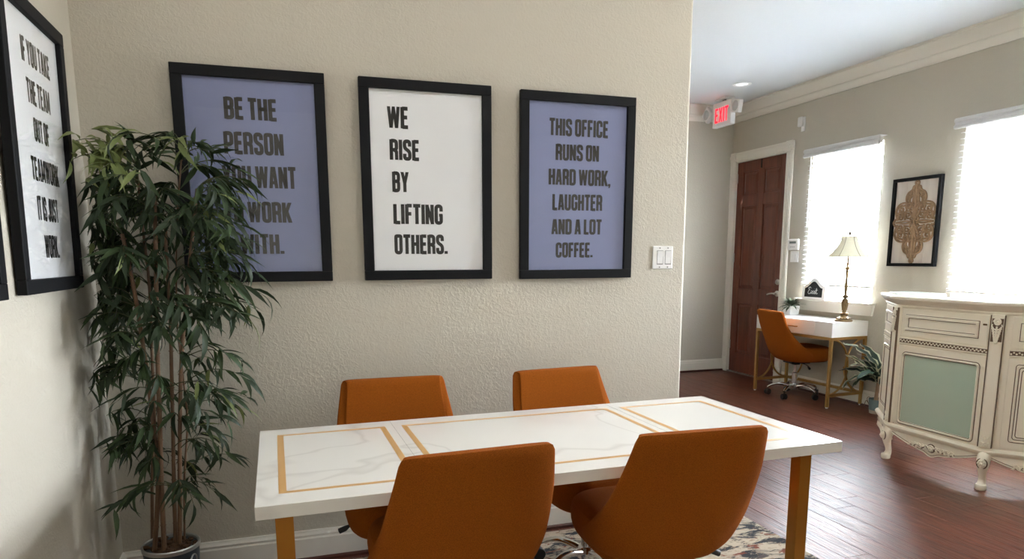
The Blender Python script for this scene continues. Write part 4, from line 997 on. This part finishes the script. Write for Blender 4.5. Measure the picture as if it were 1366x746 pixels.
for k in range(22):
    if k < 7: a = R(100+k*9); el = R([20, 48, 35, 62, 5, 70, 28][k]); mi = [0, 0, 2, 1, 3, 2, 0][k]
    else: a = rng.uniform(R(80), R(330)); el = R(rng.choice((15, 35, 60, 75, 82, 55))); mi = rng.choice((0, 1, 2, 2, 3))
    d = Vector((math.cos(a)*math.cos(el), math.sin(a)*math.cos(el), math.sin(el)))
    o = bpy.data.objects.new('leaf', VL[mi]); C.objects.link(o); o.parent = vp; o.rotation_mode = 'QUATERNION'; o.rotation_quaternion = orient(d, rng.uniform(-.4, .4))
    o.location = (.012*math.cos(a), .012*math.sin(a), rng.uniform(.24, .36)); s = rng.uniform(1.1, 1.4)
    if math.cos(a) > .2: s *= .45
    o.scale = (s, s, s)
# curly cable
P = [(5.70, 1.75, .004), (5.70, 1.73, .06), (5.695, 1.69, .035), (5.69, 1.66, .012), (5.68, 1.63, .05), (5.69, 1.68, .10), (5.70, 1.72, .08), (5.695, 1.68, .02), (5.685, 1.6, .01), (5.68, 1.55, .06), (5.69, 1.5, .1)]
cvx = MB(); PP = []
for i in range(len(P)-1):
    p0, p1, p2, p3 = [Vector(P[min(max(j_, 0), len(P)-1)]) for j_ in (i-1, i, i+1, i+2)]
    for k in range(6):
        u = k/6; PP.append(.5*((2*p1)+(-p0+p2)*u+(2*p0-5*p1+4*p2-p3)*u*u+(-p0+3*p1-3*p2+p3)*u**3))
tag(cvx.tube(PP, .003, 6).build('power_cord', mat('tan_cord', srgb(120, 92, 70), .6), smooth=True), 'thin looped cord against the baseboard behind the desk', 'cord')

# ---------------------------------------------------------------- tall bamboo
PX, PY = .236, -.30
bp = thing('potted_bamboo', 'tall artificial bamboo tree in a dark metal pot in the wall corner', 'plant', (PX, PY, 0))
pot = MB().lathe([(.084, 0), (.088, .004), (.1, .255), (.101, .262)], seg=40).build('pot', MPOT, bp, smooth=True)
MB().lathe([(.097, .256), (.104, .258), (.105, .272), (.101, .276), (.096, .272), (.094, .25)], seg=40, cap=False).build('rim', MRIM, pot, smooth=True)
MB().lathe([(.001, .268), (.05, .266), (.097, .258)], seg=30, cap=False).build('soil', MSOIL, bp, smooth=True)
hn = MB(); hn.tube([(.112+.0*a, -.05+.022*math.cos(a), .225+.026*math.sin(a)) for a in [j*2*math.pi/20 for j in range(20)]], .003, 8, closed=True)
hn.xf(Matrix.Rotation(R(-20), 4, 'Z')); hn.build('ring_handle', MRIM, pot, smooth=True)
sg2 = MB(); rng = random.Random(2)
for k in range(60):
    a = rng.random()*6.28; r = rng.random()*.09; sg2.ball((r*math.cos(a), r*math.sin(a), .268), rng.uniform(.006, .014), 6, 4, .6)
mo = sg2.build('moss', MSOIL, bp, smooth=True); mo['kind'] = 'stuff'
def unproj(u, v, yplane):
    d = fw+(u-CX)/F_PX*rt2-(v-CY)/F_PX*up2; o = Vector((0.7121, -3.1233, 1.3654)); s = (yplane-o.y)/d.y; return o+d*s
stems = [([(205, 722), (211, 640), (204, 560), (193, 476), (183, 410), (174, 362), (163, 312)], -.33, .0085),
         ([(218, 722), (215, 634), (213, 560), (211, 503), (209, 420), (208, 340), (206, 262)], -.34, .009),
         ([(234, 722), (232, 640), (231, 585), (229, 500), (227, 422), (222, 340), (221, 300)], -.30, .0075),
         ([(239, 722), (240, 667), (240, 580), (242, 481), (248, 410), (253, 351), (263, 252)], -.31, .008),
         ([(246, 718), (246, 640), (250, 560), (244, 500), (236, 420), (236, 300), (243, 200)], -.26, .004),
         ([(203, 718), (203, 640), (206, 560), (203, 480), (199, 380), (190, 300), (182, 220)], -.22, .006)]
SP = []
for pix, yp, rad in stems:
    P = []
    for i, (u, v) in enumerate(pix): P.append(unproj(u, v, yp))
    P[0].z = min(P[0].z, .262); S = []
    for i in range(len(P)-1):
        p0, p1, p2, p3 = [P[min(max(j_, 0), len(P)-1)] for j_ in (i-1, i, i+1, i+2)]
        for k in range(5):
            u = k/5; S.append(.5*((2*p1)+(-p0+p2)*u+(2*p0-5*p1+4*p2-p3)*u*u+(-p0+3*p1-3*p2+p3)*u**3))
    S.append(P[-1]); SP.append(S); L0 = [p-Vector((PX, PY, 0)) for p in S]
    m = MB(); m.tube(L0, lambda q: rad*(1.05-.3*q), 8)
    s = m.build('cane', MSTEM, bp, smooth=True)
    for i in range(2, len(L0)-1, 3):
        d = (L0[i+1]-L0[i]).normalized(); MB().tube([L0[i]-d*.002, L0[i]+d*.002], rad*1.22, 8).build('node', MSTEM, s)
LM = [[leaf_mesh('leaf', .128, .0102, R(bd_), mm, 5, .3) for bd_ in (25, 55, 90)] for mm in MLEAF]
rng = random.Random(21)
tips = [(100, 188), (92, 215), (122, 172), (108, 245), (102, 200), (118, 210), (104, 330), (112, 355), (110, 380), (106, 395), (110, 430), (118, 455), (104, 500), (112, 518), (124, 495), (135, 555), (142, 590), (150, 600), (160, 575), (165, 540),
        (152, 680), (165, 668), (178, 655), (285, 655), (268, 640), (258, 672), (276, 600), (300, 602), (316, 610), (296, 585), (328, 530), (320, 545), (300, 560), (328, 505), (318, 480), (300, 470), (285, 480), (340, 412), (330, 425), (348, 392), (312, 400), (322, 345), (335, 360),
        (326, 318), (318, 300), (330, 245), (316, 225), (298, 262), (280, 200), (262, 196), (248, 205), (230, 178), (238, 190), (208, 190), (196, 205), (172, 186), (158, 182), (146, 200), (216, 215), (184, 230),
        (140, 240), (130, 280), (150, 300), (120, 300), (140, 330), (165, 340), (150, 370), (135, 400), (160, 420), (145, 445), (130, 470), (160, 480), (175, 450), (190, 330), (200, 290), (215, 310), (235, 300), (250, 320), (270, 300), (285, 330),
        (300, 300), (305, 280), (270, 350), (290, 370), (255, 380), (275, 400), (240, 360), (230, 400), (200, 400), (215, 440), (250, 440), (270, 440), (190, 490), (225, 520), (260, 500), (275, 520), (200, 540), (180, 560), (245, 560), (265, 560), (205, 590), (230, 600), (190, 615), (170, 600), (250, 620), (215, 640), (240, 650),
        (180, 270), (165, 255), (225, 250), (210, 345), (285, 250), (310, 250), (120, 230), (128, 260), (116, 340), (122, 420), (295, 350), (310, 370), (150, 340), (130, 500), (292, 520), (310, 530)]
tips += [(rng.uniform(112, 215), rng.uniform(215, 470)) for _ in range(40)]+[(rng.uniform(215, 325), rng.uniform(235, 420)) for _ in range(38)]+[(rng.uniform(112, 290), rng.uniform(195, 300)) for _ in range(16)]+[(rng.uniform(150, 300), rng.uniform(470, 620)) for _ in range(16)]
leaves = []; twigs = MB()
for (u, v) in tips:
    yp = rng.uniform(-.52, -.1) if u > 130 else rng.uniform(-.42, -.12)
    tip = unproj(u, v, yp)
    tip.x = max(.03, tip.x); tip.y = min(tip.y, -.05)
    best = None
    for S in SP:
        for p in S[6:]:
            dh = math.hypot(p.x-tip.x, p.y-tip.y); dz = p.z-tip.z
            cst = abs(dh*.35-(-dz if False else dz)*1.0+(-.02))+dh*.8 + (0.3 if p.z > tip.z+.25 else 0)
            cst = dh+abs((tip.z-p.z)-.02)*1.3+rng.random()*.05
            if best is None or cst < best[0]: best = (cst, p)
    a = best[1]; hv = Vector((tip.x-a.x, tip.y-a.y, 0)); mid = a.lerp(tip, .5)+Vector((0, 0, .03+.25*hv.length))
    pts = [a*(1-t)**2+mid*2*t*(1-t)+tip*t*t for t in [i/6 for i in range(7)]]
    twigs.tube([p-Vector((PX, PY, 0)) for p in pts], lambda q: .0022-.0012*q, 4)
    nl = rng.randint(5, 8); hd_ = hv.normalized() if hv.length > .01 else Vector((rng.uniform(-1, 1), rng.uniform(-1, 0), 0))
    lime = 2 if ((u < 150 and v < 235) or (225 < u < 250 and v < 200)) and rng.random() < .75 else None
    for i in range(nl):
        t = .35+.65*(i+1)/nl; p = a*(1-t)**2+mid*2*t*(1-t)+tip*t*t
        ang = rng.uniform(-75, 75) if i < nl-1 else rng.uniform(-12, 12)
        d = Matrix.Rotation(R(ang), 3, 'Z') @ hd_; d = Vector((d.x, d.y, rng.uniform(-.9, .15) if v > 230 else rng.uniform(-.5, .7)))
        L = rng.uniform(.75, 1.2)*(.95 if v < 480 else .85); e = p+d.normalized()*.125*L
        lim = .045 if e.z > 1.2 else .012
        if e.x < lim: p = Vector((max(p.x, lim), p.y, p.z)); d.x = abs(d.x)*.3+.02
        if e.y > -.012: d.y = -abs(d.y)*.4
        mi = lime if lime is not None else (0 if rng.random() < .62 else (1 if rng.random() < .93 else 2))
        leaves.append((p-Vector((PX, PY, 0)), d, L, mi, rng.randrange(3), rng.uniform(-.8, .8), p.y))
        leaves[-1] = (p.x-PX, p.y, p.z, d, L, mi, leaves[-1][4], leaves[-1][5])
to = twigs.build('twigs', MTWIG, bp); to['kind'] = 'stuff'
leaves.sort(key=lambda q: q[1])
rs = {0: MB(), 1: MB(), 2: MB()}
stuffv = MB()
for i, (x, y, z, d, L, mi, bi, roll) in enumerate(leaves):
    q = orient(d, roll); me = LM[mi][bi]
    if i < 298:
        o = bpy.data.objects.new('leaf', me); C.objects.link(o); o.parent = bp; o.location = (x, y-PY, z); o.rotation_mode = 'QUATERNION'; o.rotation_quaternion = q; o.scale = (L, L, L)
    else:
        Mx = Matrix.Translation((x, y-PY, z)) @ q.to_matrix().to_4x4() @ Matrix.Scale(L, 4); stuffv.cur = mi
        stuffv.add([Mx @ v.co for v in me.vertices], [tuple(p.vertices) for p in me.polygons])
for k, (x, y, z) in enumerate(stuffv.v):
    if x+PX < .004: stuffv.v[k] = (.004-PX, y, z)
    if y+PY > -.004: stuffv.v[k] = (stuffv.v[k][0], -.004-PY, z)
so2 = stuffv.build('foliage', MLEAF, bp, smooth=True); so2['kind'] = 'stuff'
